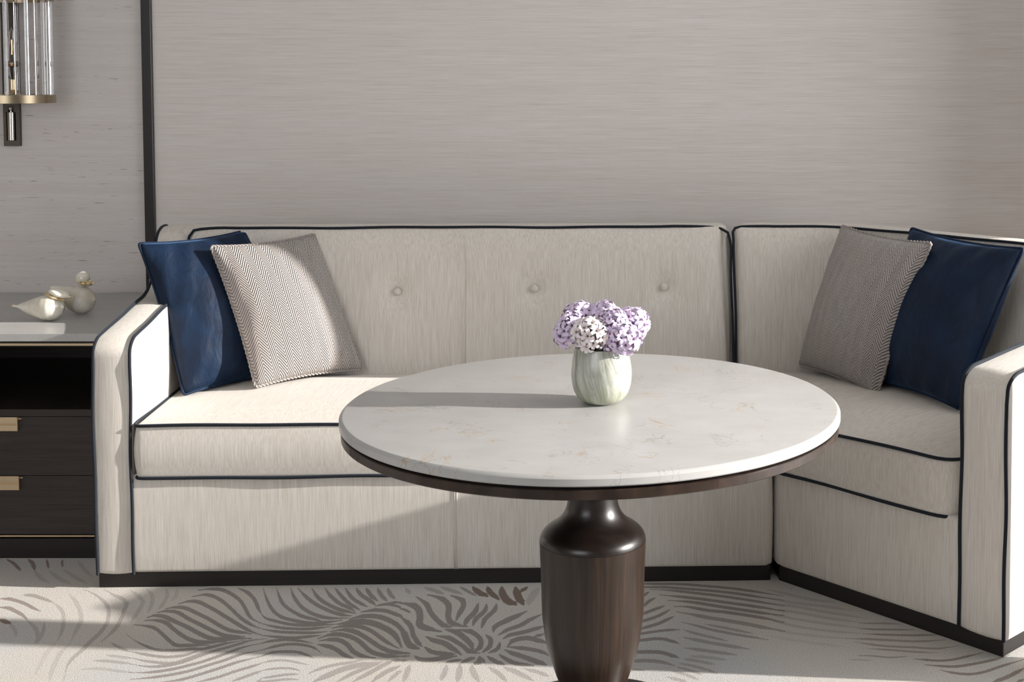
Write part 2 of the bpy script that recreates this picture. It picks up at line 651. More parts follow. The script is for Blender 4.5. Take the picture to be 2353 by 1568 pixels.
SHADE_WALL = m_plain('warm_grey_paint', (.20, .185, .175), .9, 0, .2)
FRAME = m_plain('window_frame_bronze', (.05, .045, .04), .5)
CARPET = m_carpet()
BUTTON = LINEN

# carpet leaf stripes on the floor: strength x10, brown?, then x mm, y mm, width mm
STRIPES = [[8,1,[-1865,3640,6,-1854,3641,12,-1843,3640,20,-1830,3635,17,-1814,3627,16,-1796,3617,15,-1777,3604,13,-1758,3589,12,-1741,3574,12,-1725,3562,7,-1710,3552,3]],
[8,1,[-1834,3580,6,-1823,3579,14,-1811,3576,18,-1798,3568,15,-1783,3556,14,-1765,3542,13,-1747,3526,11,-1732,3510,7,-1718,3493,3]],
[5,0,[-1718,3493,3,-1693,3466,9,-1670,3439,10,-1652,3412,9,-1639,3387,9,-1631,3365,8,-1625,3345,3]],
[10,1,[-1795,3501,4,-1784,3493,16,-1773,3484,16,-1762,3476,16,-1751,3468,4]],
[4,0,[-1751,3468,3,-1736,3450,10,-1721,3431,9,-1707,3408,9,-1693,3383,2]],
[6,1,[-1811,3668,6,-1798,3667,19,-1784,3663,19,-1765,3653,16,-1745,3640,15,-1725,3627,12,-1706,3613,4]],
[5,0,[-1706,3613,3,-1685,3594,6,-1667,3574,11,-1651,3552,10,-1638,3531,9,-1628,3511,9,-1618,3488,9,-1605,3457,10,-1593,3423,10,-1584,3391,5,-1577,3360,3]],
[5,0,[-1666,3480,2,-1654,3453,8,-1643,3427,10,-1636,3404,10,-1631,3383,11,-1627,3365,10,-1624,3348,3]],
[4,0,[-1689,3677,3,-1673,3657,5,-1656,3636,10,-1638,3609,12,-1620,3582,11,-1607,3561,11,-1596,3539,11,-1583,3515,11,-1572,3488,12,-1564,3457,13,-1556,3423,11,-1548,3389,5,-1540,3356,3]],
[6,0,[-1658,3705,4,-1636,3690,4,-1614,3672,7,-1590,3648,9,-1568,3622,10,-1550,3598,10,-1535,3574,10,-1522,3548,9,-1512,3522,10,-1503,3495,10,-1495,3468,11,-1491,3439,12,-1488,3411,13,-1488,3387,15,-1489,3364,14,-1489,3335,14,-1488,3307,14,-1490,3282,15,-1491,3259,12,-1489,3235,8,-1483,3208,4,-1470,3170,2,-1456,3129,2]],
[6,0,[-1601,3705,4,-1579,3686,5,-1559,3668,10,-1540,3654,15,-1524,3640,14,-1509,3624,11,-1497,3604,10,-1490,3581,11,-1485,3556,11,-1477,3531,10,-1471,3505,11,-1465,3478,11,-1460,3451,12,-1458,3424,13,-1458,3399,9,-1460,3377,5,-1461,3356,4]],
[4,0,[-1529,3705,3,-1509,3684,7,-1489,3663,13,-1472,3641,11,-1457,3618,10,-1450,3590,11,-1445,3561,12,-1441,3534,12,-1438,3509,12,-1436,3490,6,-1433,3472,3]],
[3,0,[-1538,3345,4,-1538,3319,10,-1536,3292,14,-1528,3255,12,-1519,3219,12,-1512,3192,11,-1505,3170,11,-1497,3149,6,-1488,3129,2]],
[2,0,[-1577,3352,4,-1575,3327,12,-1572,3299,14,-1565,3263,13,-1556,3226,12,-1548,3195,10,-1541,3166,3]],
[7,0,[-1435,3352,2,-1419,3337,9,-1402,3322,10,-1383,3308,11,-1364,3295,3]],
[5,0,[-1415,3277,4,-1395,3271,14,-1375,3266,14,-1360,3261,14,-1346,3257,3]],
[6,0,[-1433,3244,4,-1411,3243,16,-1389,3240,15,-1371,3236,14,-1352,3231,14,-1333,3226,3]],
[4,0,[-1442,3194,4,-1426,3198,10,-1410,3199,16,-1394,3198,15,-1377,3194,14,-1359,3189,13,-1342,3184,14,-1327,3181,9,-1314,3179,4]],
[4,0,[-1486,3714,3,-1468,3692,10,-1452,3668,10,-1438,3637,10,-1427,3604,11,-1420,3574,10,-1415,3543,3]],
[4,0,[-1430,3714,3,-1418,3689,8,-1407,3663,10,-1400,3633,11,-1396,3604,12,-1394,3584,11,-1393,3565,3]],
[3,0,[-1398,3714,3,-1389,3688,10,-1382,3663,11,-1380,3642,13,-1380,3622,3]],
[10,0,[-1413,3399,2,-1391,3376,2,-1370,3356,4,-1352,3341,7,-1335,3329,10,-1317,3316,11,-1299,3307,13,-1282,3303,15,-1265,3303,16,-1249,3304,16,-1234,3307,17,-1221,3311,17,-1208,3314,16,-1197,3312,15,-1184,3312,17,-1170,3321,17,-1154,3333,17,-1138,3345,13,-1124,3352,9,-1110,3359,4,-1096,3366,4]],
[10,0,[-1419,3462,6,-1401,3459,7,-1384,3455,12,-1369,3449,16,-1355,3439,13,-1339,3423,11,-1322,3403,11,-1304,3381,11,-1287,3360,11,-1273,3345,12,-1261,3335,17,-1248,3332,21,-1234,3333,22,-1219,3334,21,-1203,3335,14,-1189,3334,7,-1176,3333,5]],
[10,0,[-1401,3490,7,-1388,3493,9,-1373,3493,16,-1357,3487,19,-1340,3476,16,-1323,3457,13,-1305,3435,13,-1284,3412,13,-1264,3391,14,-1248,3377,15,-1233,3366,18,-1218,3357,20,-1202,3352,23,-1188,3351,24,-1173,3352,16,-1158,3354,8,-1142,3356,7]],
[10,0,[-1402,3509,7,-1396,3518,8,-1389,3524,17,-1378,3524,21,-1363,3518,20,-1342,3503,17,-1320,3484,17,-1296,3466,17,-1272,3447,16,-1247,3424,16,-1223,3403,16,-1203,3387,18,-1184,3375,21,-1167,3372,25,-1150,3372,27,-1133,3373,23,-1116,3375,15,-1099,3376,7,-1083,3375,7]],
[10,0,[-1388,3543,7,-1380,3550,9,-1370,3554,17,-1354,3553,21,-1335,3545,17,-1315,3527,14,-1293,3505,14,-1269,3484,15,-1245,3464,15,-1220,3442,15,-1197,3423,15,-1177,3407,16,-1158,3395,19,-1137,3389,20,-1119,3387,14,-1110,3387,7,-1103,3387,6]],
[10,0,[-1375,3569,7,-1366,3576,9,-1355,3580,17,-1341,3580,22,-1323,3574,19,-1303,3559,16,-1280,3539,15,-1256,3519,15,-1231,3497,14,-1207,3473,14,-1185,3451,14,-1166,3435,16,-1148,3423,18,-1128,3416,19,-1110,3411,13,-1100,3407,6,-1091,3403,5]],
[10,0,[-1352,3604,7,-1342,3615,9,-1332,3622,18,-1320,3623,23,-1306,3618,20,-1290,3607,16,-1272,3591,15,-1250,3571,15,-1226,3548,14,-1203,3524,14,-1180,3501,14,-1157,3477,14,-1135,3455,14,-1115,3436,13,-1096,3419,10,-1079,3407,5,-1063,3397,4]],
[10,0,[-1333,3654,7,-1318,3664,10,-1303,3670,19,-1290,3666,20,-1275,3656,16,-1258,3642,14,-1239,3622,13,-1217,3595,12,-1194,3565,11,-1170,3532,11,-1146,3501,12,-1125,3478,13,-1106,3459,10,-1090,3447,5,-1075,3437,4]],
[10,0,[-1332,3702,7,-1318,3708,10,-1303,3712,20,-1287,3711,25,-1269,3705,20,-1249,3691,16,-1229,3672,14,-1208,3649,13,-1188,3622,11,-1172,3594,10,-1156,3565,10,-1140,3533,10,-1123,3505,8,-1105,3487,5,-1086,3472,4]],
[10,0,[-1227,3719,4,-1211,3706,10,-1194,3691,14,-1176,3668,12,-1157,3640,11,-1141,3609,10,-1127,3578,10,-1116,3556,6,-1106,3537,3]],
[9,0,[-1362,3297,3,-1344,3290,6,-1324,3282,13,-1301,3274,13,-1279,3268,14,-1262,3265,15,-1247,3266,16,-1230,3270,17,-1214,3277,16,-1204,3287,8,-1195,3299,4]],
[8,0,[-1348,3262,3,-1329,3253,5,-1309,3244,10,-1285,3237,13,-1260,3231,14,-1242,3229,15,-1226,3231,16,-1214,3241,15,-1203,3255,15,-1191,3270,15,-1177,3284,13,-1160,3296,7,-1141,3307,4]],
[9,0,[-1333,3224,3,-1315,3219,3,-1297,3213,7,-1280,3210,11,-1260,3211,16,-1242,3215,16,-1226,3223,16,-1211,3233,16,-1196,3249,15,-1182,3266,15,-1168,3282,15,-1154,3297,16,-1143,3308,16,-1130,3318,16,-1117,3329,16,-1104,3341,16,-1092,3354,13,-1079,3364,9,-1060,3370,5,-1041,3374,4]],
[10,0,[-1314,3177,4,-1298,3177,4,-1282,3177,8,-1268,3179,13,-1250,3183,16,-1233,3189,16,-1216,3197,16,-1199,3208,16,-1186,3218,16,-1172,3228,15,-1158,3240,15,-1145,3254,15,-1131,3269,15,-1118,3284,15,-1106,3299,15,-1095,3313,13,-1083,3325,9,-1065,3336,5,-1047,3345,4]],
[10,0,[-1299,3141,4,-1285,3143,4,-1271,3146,8,-1257,3149,11,-1243,3153,15,-1229,3158,16,-1216,3163,16,-1203,3169,16,-1190,3176,16,-1177,3184,15,-1165,3193,15,-1154,3204,15,-1142,3215,15,-1130,3226,15,-1117,3237,15,-1106,3248,15,-1092,3265,15,-1077,3281,12,-1064,3289,8,-1049,3297,4,-1035,3305,4]],
[10,0,[-1217,3126,4,-1203,3130,5,-1189,3134,10,-1176,3139,15,-1165,3147,15,-1154,3156,15,-1143,3166,15,-1131,3177,15,-1118,3189,15,-1106,3201,15,-1094,3213,15,-1083,3225,15,-1071,3237,15,-1056,3247,10,-1040,3258,5,-1023,3268,4]],
[9,0,[-1134,3126,4,-1121,3133,7,-1108,3141,14,-1096,3149,15,-1084,3160,14,-1073,3172,14,-1061,3184,15,-1048,3195,15,-1035,3206,15,-1025,3215,14,-1016,3223,7,-1011,3228,4]],
[8,0,[-1051,3129,3,-1039,3142,14,-1027,3155,14,-1017,3166,14,-1007,3177,14,-998,3185,4]],
[7,0,[-989,3126,3,-987,3134,10,-985,3142,3]],
[10,0,[-1106,3537,2,-1095,3520,4,-1082,3505,9,-1066,3494,14,-1047,3484,14,-1028,3474,15,-1008,3466,16,-986,3461,18,-964,3459,18,-943,3460,19,-923,3462,16,-904,3463,8,-885,3466,5]],
[10,0,[-1086,3472,3,-1066,3461,6,-1046,3451,13,-1028,3444,15,-1009,3439,16,-992,3437,16,-974,3435,17,-958,3435,17,-941,3437,18,-926,3441,16,-911,3446,8,-895,3451,4]],
[10,0,[-1075,3437,3,-1051,3427,8,-1028,3419,15,-1007,3415,16,-985,3413,16,-968,3412,16,-951,3411,17,-935,3411,17,-915,3414,10,-897,3419,4]],
[10,0,[-1062,3396,4,-1040,3390,9,-1018,3385,15,-996,3381,16,-975,3379,17,-955,3382,17,-937,3387,17,-921,3391,11,-907,3395,4]],
[10,0,[-1047,3345,4,-1038,3353,10,-1027,3360,17,-1009,3365,17,-988,3368,16,-971,3366,15,-954,3362,14,-934,3354,8,-914,3345,3]],
[10,0,[-1034,3305,4,-1022,3315,8,-1009,3325,16,-994,3335,17,-977,3341,17,-958,3341,16,-939,3337,14,-923,3331,13,-908,3322,10,-892,3306,4,-878,3288,2]],
[10,0,[-1023,3268,4,-1013,3281,7,-1002,3292,16,-986,3296,16,-968,3297,16,-951,3296,15,-935,3292,13,-920,3283,11,-907,3273,10,-896,3264,5,-887,3255,2]],
[10,0,[-1156,3719,2,-1144,3692,3,-1132,3663,5,-1117,3629,8,-1101,3596,9,-1085,3567,10,-1070,3543,11,-1054,3524,12,-1038,3509,15,-1019,3498,17,-998,3488,18,-975,3478,18,-951,3472,21,-934,3473,22,-918,3478,20,-903,3482,13,-889,3487,7,-877,3493,6]],
[10,0,[-1118,3719,2,-1104,3686,4,-1090,3654,8,-1076,3623,10,-1061,3596,11,-1045,3575,12,-1029,3556,13,-1009,3536,14,-989,3518,16,-968,3506,18,-949,3497,15,-934,3488,7,-919,3480,4]],
[10,0,[-1077,3719,3,-1066,3691,4,-1054,3663,9,-1038,3631,11,-1020,3600,11,-1004,3576,13,-987,3556,14,-968,3537,16,-947,3522,18,-929,3511,20,-909,3505,19,-887,3505,10,-864,3507,6]],
[10,0,[-1057,3719,3,-1041,3693,5,-1025,3668,10,-1006,3640,13,-985,3613,14,-966,3592,15,-947,3574,16,-928,3557,17,-910,3543,18,-894,3533,19,-880,3526,18,-869,3523,10,-859,3522,6]],
[10,0,[-1017,3719,3,-1002,3688,6,-987,3659,12,-971,3635,13,-954,3613,15,-933,3592,16,-913,3574,17,-896,3561,19,-881,3552,20,-866,3545,11,-851,3539,6]],
[10,0,[-979,3719,3,-964,3688,7,-948,3659,12,-930,3632,13,-913,3609,15,-895,3592,17,-879,3578,16,-867,3565,9,-855,3552,4]],
[10,0,[-951,3719,3,-933,3685,10,-915,3654,12,-899,3628,13,-882,3604,13,-863,3582,12,-844,3561,4]],
[10,0,[-922,3719,3,-906,3685,9,-890,3654,12,-875,3632,14,-859,3613,15,-844,3597,13,-828,3582,4]],
[10,0,[-891,3719,3,-878,3692,11,-865,3668,14,-850,3649,16,-835,3631,16,-822,3613,13,-810,3596,4]],
[10,0,[-862,3719,3,-852,3696,13,-841,3672,13,-826,3647,14,-809,3622,4]],
[9,0,[-830,3719,3,-819,3690,12,-807,3663,13,-795,3642,14,-783,3622,4]],
[8,0,[-801,3719,3,-793,3695,12,-784,3672,13,-774,3653,14,-764,3636,3]],
[10,0,[-808,3587,4,-794,3596,15,-780,3602,19,-763,3596,15,-747,3587,14,-740,3581,10,-736,3576,3]],
[10,0,[-774,3613,5,-759,3614,19,-744,3616,5]],
[10,0,[-836,3548,7,-819,3555,17,-802,3561,26,-784,3559,24,-766,3552,20,-746,3537,18,-729,3522,16,-721,3513,8,-717,3505,3]],
[10,0,[-855,3501,8,-840,3512,13,-824,3520,27,-804,3521,31,-784,3516,27,-764,3504,23,-746,3488,20,-730,3472,18,-715,3451,15,-699,3423,13,-686,3391,10,-676,3360,5,-667,3329,3]],
[10,0,[-877,3466,10,-861,3475,17,-844,3482,34,-825,3484,39,-805,3480,34,-785,3470,30,-766,3455,26,-747,3438,24,-730,3419,21,-716,3399,18,-704,3375,14,-692,3347,7,-680,3318,4]],
[10,0,[-888,3441,7,-873,3449,11,-858,3455,22,-838,3456,25,-818,3451,22,-800,3439,18,-782,3423,16,-766,3404,14,-750,3383,14,-734,3363,14,-719,3345,12,-703,3329,7,-687,3314,4]],
[10,0,[-887,3419,7,-870,3427,11,-854,3431,21,-837,3426,24,-820,3415,20,-801,3397,17,-781,3375,16,-763,3354,16,-746,3333,16,-727,3314,18,-709,3299,20,-693,3292,24,-678,3288,18,-666,3286,9,-656,3284,6]],
[10,0,[-908,3374,6,-897,3387,8,-885,3397,18,-873,3402,27,-859,3401,26,-842,3395,23,-824,3383,20,-807,3368,17,-791,3348,15,-774,3323,14,-757,3299,16,-741,3286,20,-724,3277,22,-707,3271,23,-690,3268,16,-672,3269,8,-653,3271,7]],
[10,0,[-900,3362,7,-887,3367,12,-875,3370,24,-863,3369,26,-850,3364,21,-836,3352,17,-823,3337,14,-812,3318,13,-801,3299,14,-786,3283,17,-770,3270,17,-753,3263,10,-736,3259,6]],
[10,0,[-899,3339,6,-885,3335,15,-871,3329,21,-857,3319,18,-843,3307,16,-828,3289,15,-814,3273,16,-802,3264,12,-791,3257,5]],
[7,0,[-1012,3230,3,-1002,3236,8,-992,3242,13,-977,3246,13,-961,3246,12,-944,3242,11,-927,3235,10,-908,3227,6,-889,3219,2]],
[8,0,[-999,3187,3,-986,3194,10,-971,3199,12,-952,3202,12,-933,3201,11,-917,3195,8,-903,3187,2]],
[8,0,[-986,3146,3,-972,3151,11,-958,3156,14,-945,3162,14,-931,3166,14,-916,3168,11,-900,3168,3]],
[7,0,[-989,3126,3,-974,3129,10,-959,3132,12,-941,3137,12,-923,3141,12,-907,3141,9,-892,3139,3]],
[7,0,[-879,3170,3,-871,3182,8,-861,3194,14,-850,3205,15,-835,3215,16,-822,3222,16,-807,3228,16,-793,3233,16,-778,3241,9,-765,3249,4]],
[7,0,[-854,3126,6,-845,3139,14,-835,3153,25,-821,3172,26,-806,3191,27,-791,3204,29,-773,3215,31,-757,3222,31,-740,3228,17,-722,3233,8]],
[7,0,[-798,3126,4,-784,3150,13,-771,3173,17,-755,3192,18,-740,3208,18,-727,3223,15,-715,3237,5]],
[7,0,[-760,3126,4,-746,3150,15,-732,3173,18,-717,3200,18,-704,3223,19,-697,3233,16,-692,3240,5]],
[7,0,[-714,3126,4,-705,3152,16,-694,3177,18,-680,3197,20,-664,3215,5]],
[6,0,[-676,3126,3,-669,3152,13,-663,3173,13,-660,3182,14,-658,3187,3]],
[9,0,[-691,3244,4,-678,3245,17,-665,3246,4]],
[10,0,[-743,3609,11,-726,3605,17,-709,3598,28,-695,3582,24,-683,3561,19,-675,3533,18,-669,3505,18,-667,3483,18,-663,3464,20,-650,3448,28,-633,3435,27,-616,3426,15,-599,3419,9]],
[10,0,[-708,3654,5,-690,3632,10,-673,3609,17,-661,3581,15,-651,3552,15,-639,3526,16,-626,3501,17,-610,3475,18,-595,3455,21,-585,3449,14,-577,3447,8]],
[10,0,[-677,3668,9,-656,3658,14,-637,3645,22,-621,3622,20,-608,3596,17,-602,3567,16,-599,3539,16,-595,3514,15,-589,3493,16,-581,3476,21,-569,3464,24,-553,3456,14,-536,3451,9]],
[10,0,[-612,3663,7,-594,3650,16,-579,3636,21,-571,3617,15,-566,3596,14,-566,3570,16,-568,3543,16,-569,3516,10,-570,3488,4]],
[10,0,[-528,3609,4,-527,3577,12,-528,3548,17,-534,3521,19,-541,3497,17,-542,3475,12,-541,3455,4]],
[10,0,[-505,3604,3,-502,3578,10,-503,3552,15,-510,3528,18,-518,3505,16,-520,3480,11,-521,3455,3]],
[10,0,[-477,3604,3,-476,3581,11,-477,3556,16,-486,3529,17,-494,3501,15,-495,3470,11,-495,3439,3]],
[10,0,[-724,3514,5,-712,3500,9,-701,3484,16,-689,3463,14,-679,3439,13,-672,3415,12,-665,3391,13,-653,3366,13,-643,3345,14,-636,3333,7,-631,3325,4]],
[10,0,[-710,3447,5,-701,3428,12,-692,3407,18,-683,3381,17,-674,3356,18,-665,3338,20,-655,3325,24,-646,3318,18,-637,3312,8]],
[10,0,[-739,3574,3,-729,3568,13,-719,3561,11,-710,3550,10,-701,3539,2]],
[10,0,[-588,3433,8,-574,3427,19,-560,3419,25,-547,3403,21,-533,3383,20,-520,3362,18,-509,3341,16,-502,3320,9,-496,3299,4]],
[10,0,[-557,3431,7,-541,3428,14,-526,3423,25,-513,3411,19,-501,3395,16,-490,3376,14,-484,3356,12,-482,3334,13,-484,3314,16,-489,3302,10,-495,3292,5]],
[10,0,[-478,3399,4,-468,3384,12,-461,3368,12,-458,3345,12,-459,3322,14,-465,3306,14,-471,3292,5]],
[10,0,[-436,3356,2,-435,3334,10,-436,3314,13,-444,3300,17,-455,3288,5]],
[10,0,[-605,3391,7,-591,3388,13,-576,3383,22,-562,3371,19,-549,3356,17,-536,3341,16,-524,3325,15,-514,3309,15,-504,3295,19,-492,3290,12,-479,3288,6]],
[10,0,[-631,3387,6,-618,3375,14,-605,3364,25,-591,3355,26,-576,3345,23,-562,3328,20,-548,3310,19,-535,3294,12,-523,3277,5]],
[10,0,[-623,3325,4,-612,3309,13,-600,3295,19,-585,3288,24,-569,3284,25,-554,3282,21,-540,3281,6]],
[10,0,[-640,3273,4,-630,3261,11,-619,3251,21,-606,3248,26,-592,3249,26,-577,3255,26,-562,3262,26,-548,3266,17,-535,3270,7]],
[10,0,[-678,3288,3,-666,3288,13,-654,3288,3]],
[10,0,[-675,3271,3,-663,3270,13,-651,3270,3]],
[10,0,[-669,3242,3,-661,3243,13,-652,3244,3]],
[10,0,[-553,3233,4,-544,3239,16,-536,3244,16,-527,3247,16,-519,3249,4]],
[10,0,[-516,3230,4,-508,3241,17,-500,3251,18,-495,3257,19,-489,3262,5]],
[10,0,[-476,3270,3,-473,3254,13,-472,3240,15,-475,3231,21,-480,3223,6]],
[10,0,[-470,3262,3,-464,3246,10,-458,3230,3]],
[10,0,[-456,3270,4,-444,3254,15,-433,3240,16,-420,3229,18,-408,3219,5]],
[10,0,[-428,3281,4,-415,3263,13,-402,3248,16,-390,3235,18,-376,3226,21,-357,3220,19,-336,3215,6]],
[10,0,[-417,3307,5,-404,3296,13,-391,3284,22,-374,3272,22,-356,3259,22,-338,3245,22,-322,3233,22,-312,3225,13,-305,3219,5]],
[10,0,[-413,3325,6,-396,3322,14,-378,3318,22,-361,3313,21,-345,3307,21,-331,3300,19,-320,3292,17,-311,3283,9,-304,3273,4]],
[10,0,[-412,3329,4,-407,3348,10,-400,3364,22,-386,3375,27,-369,3379,28,-351,3372,24,-334,3360,23,-322,3352,14,-310,3345,6]],
[10,0,[-430,3372,4,-422,3386,11,-412,3399,21,-397,3407,24,-381,3415,23,-365,3427,22,-350,3439,22,-339,3448,14,-330,3455,6]],
[10,0,[-445,3395,4,-435,3413,11,-424,3431,20,-409,3445,21,-394,3459,20,-383,3478,18,-373,3497,19,-360,3514,13,-346,3531,5]],
[10,0,[-460,3415,3,-462,3433,9,-460,3451,18,-451,3468,23,-439,3484,25,-429,3499,25,-417,3514,25,-404,3532,16,-389,3552,6]],
[10,0,[-353,3383,4,-339,3395,17,-326,3407,4]],
[10,1,[-560,3728,5,-549,3707,19,-537,3686,22,-523,3669,25,-508,3654,6]],
[10,1,[-518,3728,4,-513,3708,16,-505,3686,18,-490,3659,20,-473,3631,5]],
[10,1,[-478,3728,5,-474,3700,18,-468,3672,22,-458,3645,24,-447,3622,28,-436,3608,29,-423,3596,9]],
[10,1,[-439,3728,5,-431,3690,22,-423,3654,22,-413,3624,23,-402,3596,6]],
[10,1,[-406,3728,5,-413,3707,18,-419,3686,4]],
[4,0,[-373,3719,6,-379,3686,24,-384,3654,23,-387,3624,21,-388,3596,5]],
[9,0,[-597,3728,3,-584,3712,12,-571,3695,12,-556,3677,12,-540,3659,3]],
[6,0,[-652,3728,5,-635,3714,19,-618,3700,19,-600,3686,20,-582,3672,5]],
[6,0,[-698,3724,5,-678,3709,20,-660,3695,19,-647,3684,18,-635,3672,4]],
[5,0,[-749,3719,4,-739,3695,15,-729,3672,4]],
[6,0,[-550,3219,3,-549,3198,14,-548,3177,14,-549,3156,15,-550,3136,4]],
[6,0,[-518,3223,4,-515,3198,15,-512,3173,15,-510,3150,15,-509,3126,4]],
[6,0,[-488,3219,4,-484,3198,15,-478,3177,15,-468,3152,16,-456,3126,4]],
[6,0,[-444,3208,4,-429,3189,16,-414,3170,15,-402,3148,14,-390,3126,3]],
[6,0,[-407,3208,5,-389,3193,20,-370,3177,19,-349,3155,18,-327,3132,4]],
[6,0,[-358,3201,4,-336,3189,17,-316,3177,16,-304,3166,15,-293,3156,4]],
[6,0,[-641,3219,4,-641,3198,14,-640,3177,14,-639,3152,14,-638,3126,3]],
[10,0,[-138,3755,5,-119,3753,5,-100,3752,7,-81,3751,11,-61,3750,15,-44,3749,18,-25,3749,18,-6,3749,18,12,3749,18,29,3747,18,49,3745,18,67,3741,18,84,3737,18,102,3733,18,120,3729,18,138,3726,18,155,3721,18,173,3717,17,191,3711,17,208,3705,17,226,3698,17,243,3691,14,262,3683,10,281,3675,7,300,3667,4,319,3659,4]],
[10,0,[-129,3727,4,-108,3726,4,-86,3725,8,-66,3724,12,-41,3724,16,-16,3724,18,4,3721,18,25,3716,18,47,3712,18,64,3709,18,82,3705,18,101,3702,18,119,3698,17,136,3693,17,154,3688,17,172,3683,17,189,3677,17,207,3670,17,225,3663,17,242,3656,14,258,3649,11,279,3643,7,298,3637,4,317,3631,4]],
[10,0,[-55,3707,4,-32,3706,5,-7,3702,9,13,3698,14,35,3692,17,56,3686,17,76,3680,17,96,3674,17,118,3668,17,135,3662,17,153,3656,17,171,3649,17,187,3643,17,208,3635,16,227,3627,16,248,3618,16,264,3611,13,280,3603,8,296,3595,4,313,3587,4]],
[10,0,[-26,3668,5,-9,3663,5,11,3659,11,27,3655,16,45,3650,19,64,3645,19,83,3639,19,104,3632,19,125,3625,19,142,3619,19,160,3612,19,177,3606,19,194,3600,19,215,3593,19,234,3585,19,254,3578,16,273,3571,10,292,3563,5,310,3556,5]],
[10,0,[-3,3627,5,17,3625,6,37,3622,12,58,3617,18,81,3609,20,97,3602,20,114,3595,20,133,3587,20,148,3581,20,166,3574,20,183,3567,20,201,3561,20,218,3554,20,236,3547,20,253,3540,18,268,3535,12,289,3529,6,308,3526,5]],
[10,0,[14,3585,5,34,3585,7,54,3582,14,75,3572,19,97,3561,20,113,3556,20,130,3552,20,148,3548,20,167,3541,20,187,3534,20,207,3526,20,227,3518,19,247,3509,19,265,3501,13,286,3490,6,304,3480,5]],
[8,0,[21,3548,6,42,3539,8,62,3531,15,83,3520,23,104,3509,23,125,3501,23,146,3493,23,162,3486,23,179,3479,23,196,3472,23,212,3464,22,228,3456,22,244,3447,22,262,3439,15,281,3431,7,299,3423,6]],
[8,0,[31,3480,4,50,3470,6,69,3459,11,89,3445,14,110,3431,14,126,3423,15,143,3415,15,159,3407,15,175,3400,15,191,3394,15,207,3387,15,223,3381,12,239,3374,6,255,3368,4]],
[7,0,[96,3466,4,111,3459,11,128,3451,15,147,3442,15,168,3431,15,184,3423,15,201,3415,11,217,3407,4]],
[7,0,[37,3431,3,52,3419,11,68,3407,14,88,3395,14,109,3383,14,129,3372,12,149,3360,4]],
[7,0,[37,3383,5,51,3376,10,67,3368,19,86,3358,19,108,3348,19,123,3342,20,139,3336,20,155,3329,20,171,3323,20,187,3317,10,203,3310,5]],
[7,0,[39,3318,5,56,3314,12,74,3308,20,89,3303,19,106,3297,19,122,3292,19,138,3287,19,153,3282,12,169,3277,5]],
[5,0,[50,3271,4,65,3268,14,81,3266,17,97,3262,17,113,3258,17,128,3253,14,144,3248,4]],
[6,0,[37,3255,4,50,3250,17,65,3244,16,79,3238,16,95,3230,16,112,3223,4]],
[6,0,[24,3230,4,40,3223,12,57,3215,14,76,3203,14,95,3191,13,107,3180,10,117,3170,3]],
[6,0,[18,3208,4,33,3200,14,48,3191,13,64,3179,13,79,3166,3]],
[6,0,[7,3187,3,24,3177,14,40,3166,13,56,3152,12,70,3136,3]],
[6,0,[-4,3153,4,11,3144,15,25,3136,14,33,3131,14,40,3126,4]],
[10,0,[-77,3649,3,-72,3661,10,-67,3672,10,-63,3682,10,-58,3691,3]],
[10,0,[-79,3574,3,-72,3587,10,-66,3600,12,-60,3614,12,-54,3627,13,-47,3637,12,-40,3647,4]],
[10,0,[-91,3514,4,-78,3528,13,-65,3541,16,-53,3553,16,-41,3565,16,-27,3578,14,-13,3591,4]],
[10,0,[-90,3468,4,-78,3479,13,-66,3490,17,-49,3503,17,-32,3518,15,-15,3540,12,2,3565,3]],
[10,0,[-89,3423,4,-79,3433,10,-66,3443,16,-49,3455,17,-31,3468,16,-18,3482,14,-6,3497,14,3,3508,9,11,3518,4]],
[10,0,[-88,3395,3,-80,3401,9,-69,3407,15,-51,3414,15,-31,3421,15,-14,3426,16,2,3429,16,15,3430,10,27,3431,4]],
[10,0,[-88,3360,5,-82,3362,9,-73,3364,18,-57,3369,18,-39,3374,18,-26,3374,19,-14,3372,18,-2,3365,16,10,3356,16,19,3349,8,26,3343,4]],
[10,0,[-86,3292,5,-83,3293,11,-76,3294,21,-58,3295,22,-38,3295,21,-25,3293,21,-14,3288,19,-1,3279,18,10,3270,18,18,3264,9,24,3259,4]],
[8,0,[-94,3240,5,-88,3241,13,-80,3242,21,-68,3244,21,-53,3244,21,-38,3242,20,-22,3237,19,-4,3227,11,13,3215,4]],
[8,0,[-99,3191,3,-92,3192,12,-83,3192,12,-72,3191,12,-60,3189,3]],
[6,1,[506,3472,2,524,3472,8,542,3472,10,560,3472,10,578,3471,10,596,3469,8,614,3468,2]],
[7,1,[496,3441,3,513,3437,7,537,3433,11,551,3432,11,567,3432,11,586,3432,10,605,3431,10,624,3431,7,643,3431,3]],
[7,1,[505,3405,3,524,3403,5,544,3401,11,565,3399,12,582,3398,12,599,3396,12,618,3396,12,636,3395,12,655,3396,12,674,3397,11,694,3398,5,713,3399,3]],
[6,1,[453,3375,3,472,3374,4,491,3373,8,511,3372,13,527,3370,13,543,3368,13,559,3366,13,575,3364,13,591,3362,13,607,3360,13,623,3358,12,639,3358,12,657,3359,12,676,3362,8,696,3365,4,715,3368,3]],
[6,1,[476,3354,3,490,3348,4,507,3343,8,520,3338,12,536,3333,12,553,3329,12,569,3327,12,587,3325,12,606,3323,11,623,3322,12,642,3318,12,661,3315,11,680,3314,11,699,3318,7,719,3325,3,739,3331,3]],
[6,1,[503,3314,2,521,3312,5,539,3309,10,558,3307,10,572,3304,10,587,3301,10,603,3298,10,618,3295,10,638,3293,10,658,3291,5,678,3290,2]],
[6,1,[473,3273,2,493,3273,6,512,3271,9,531,3266,9,550,3262,9,565,3263,8,581,3266,6,598,3270,2]],
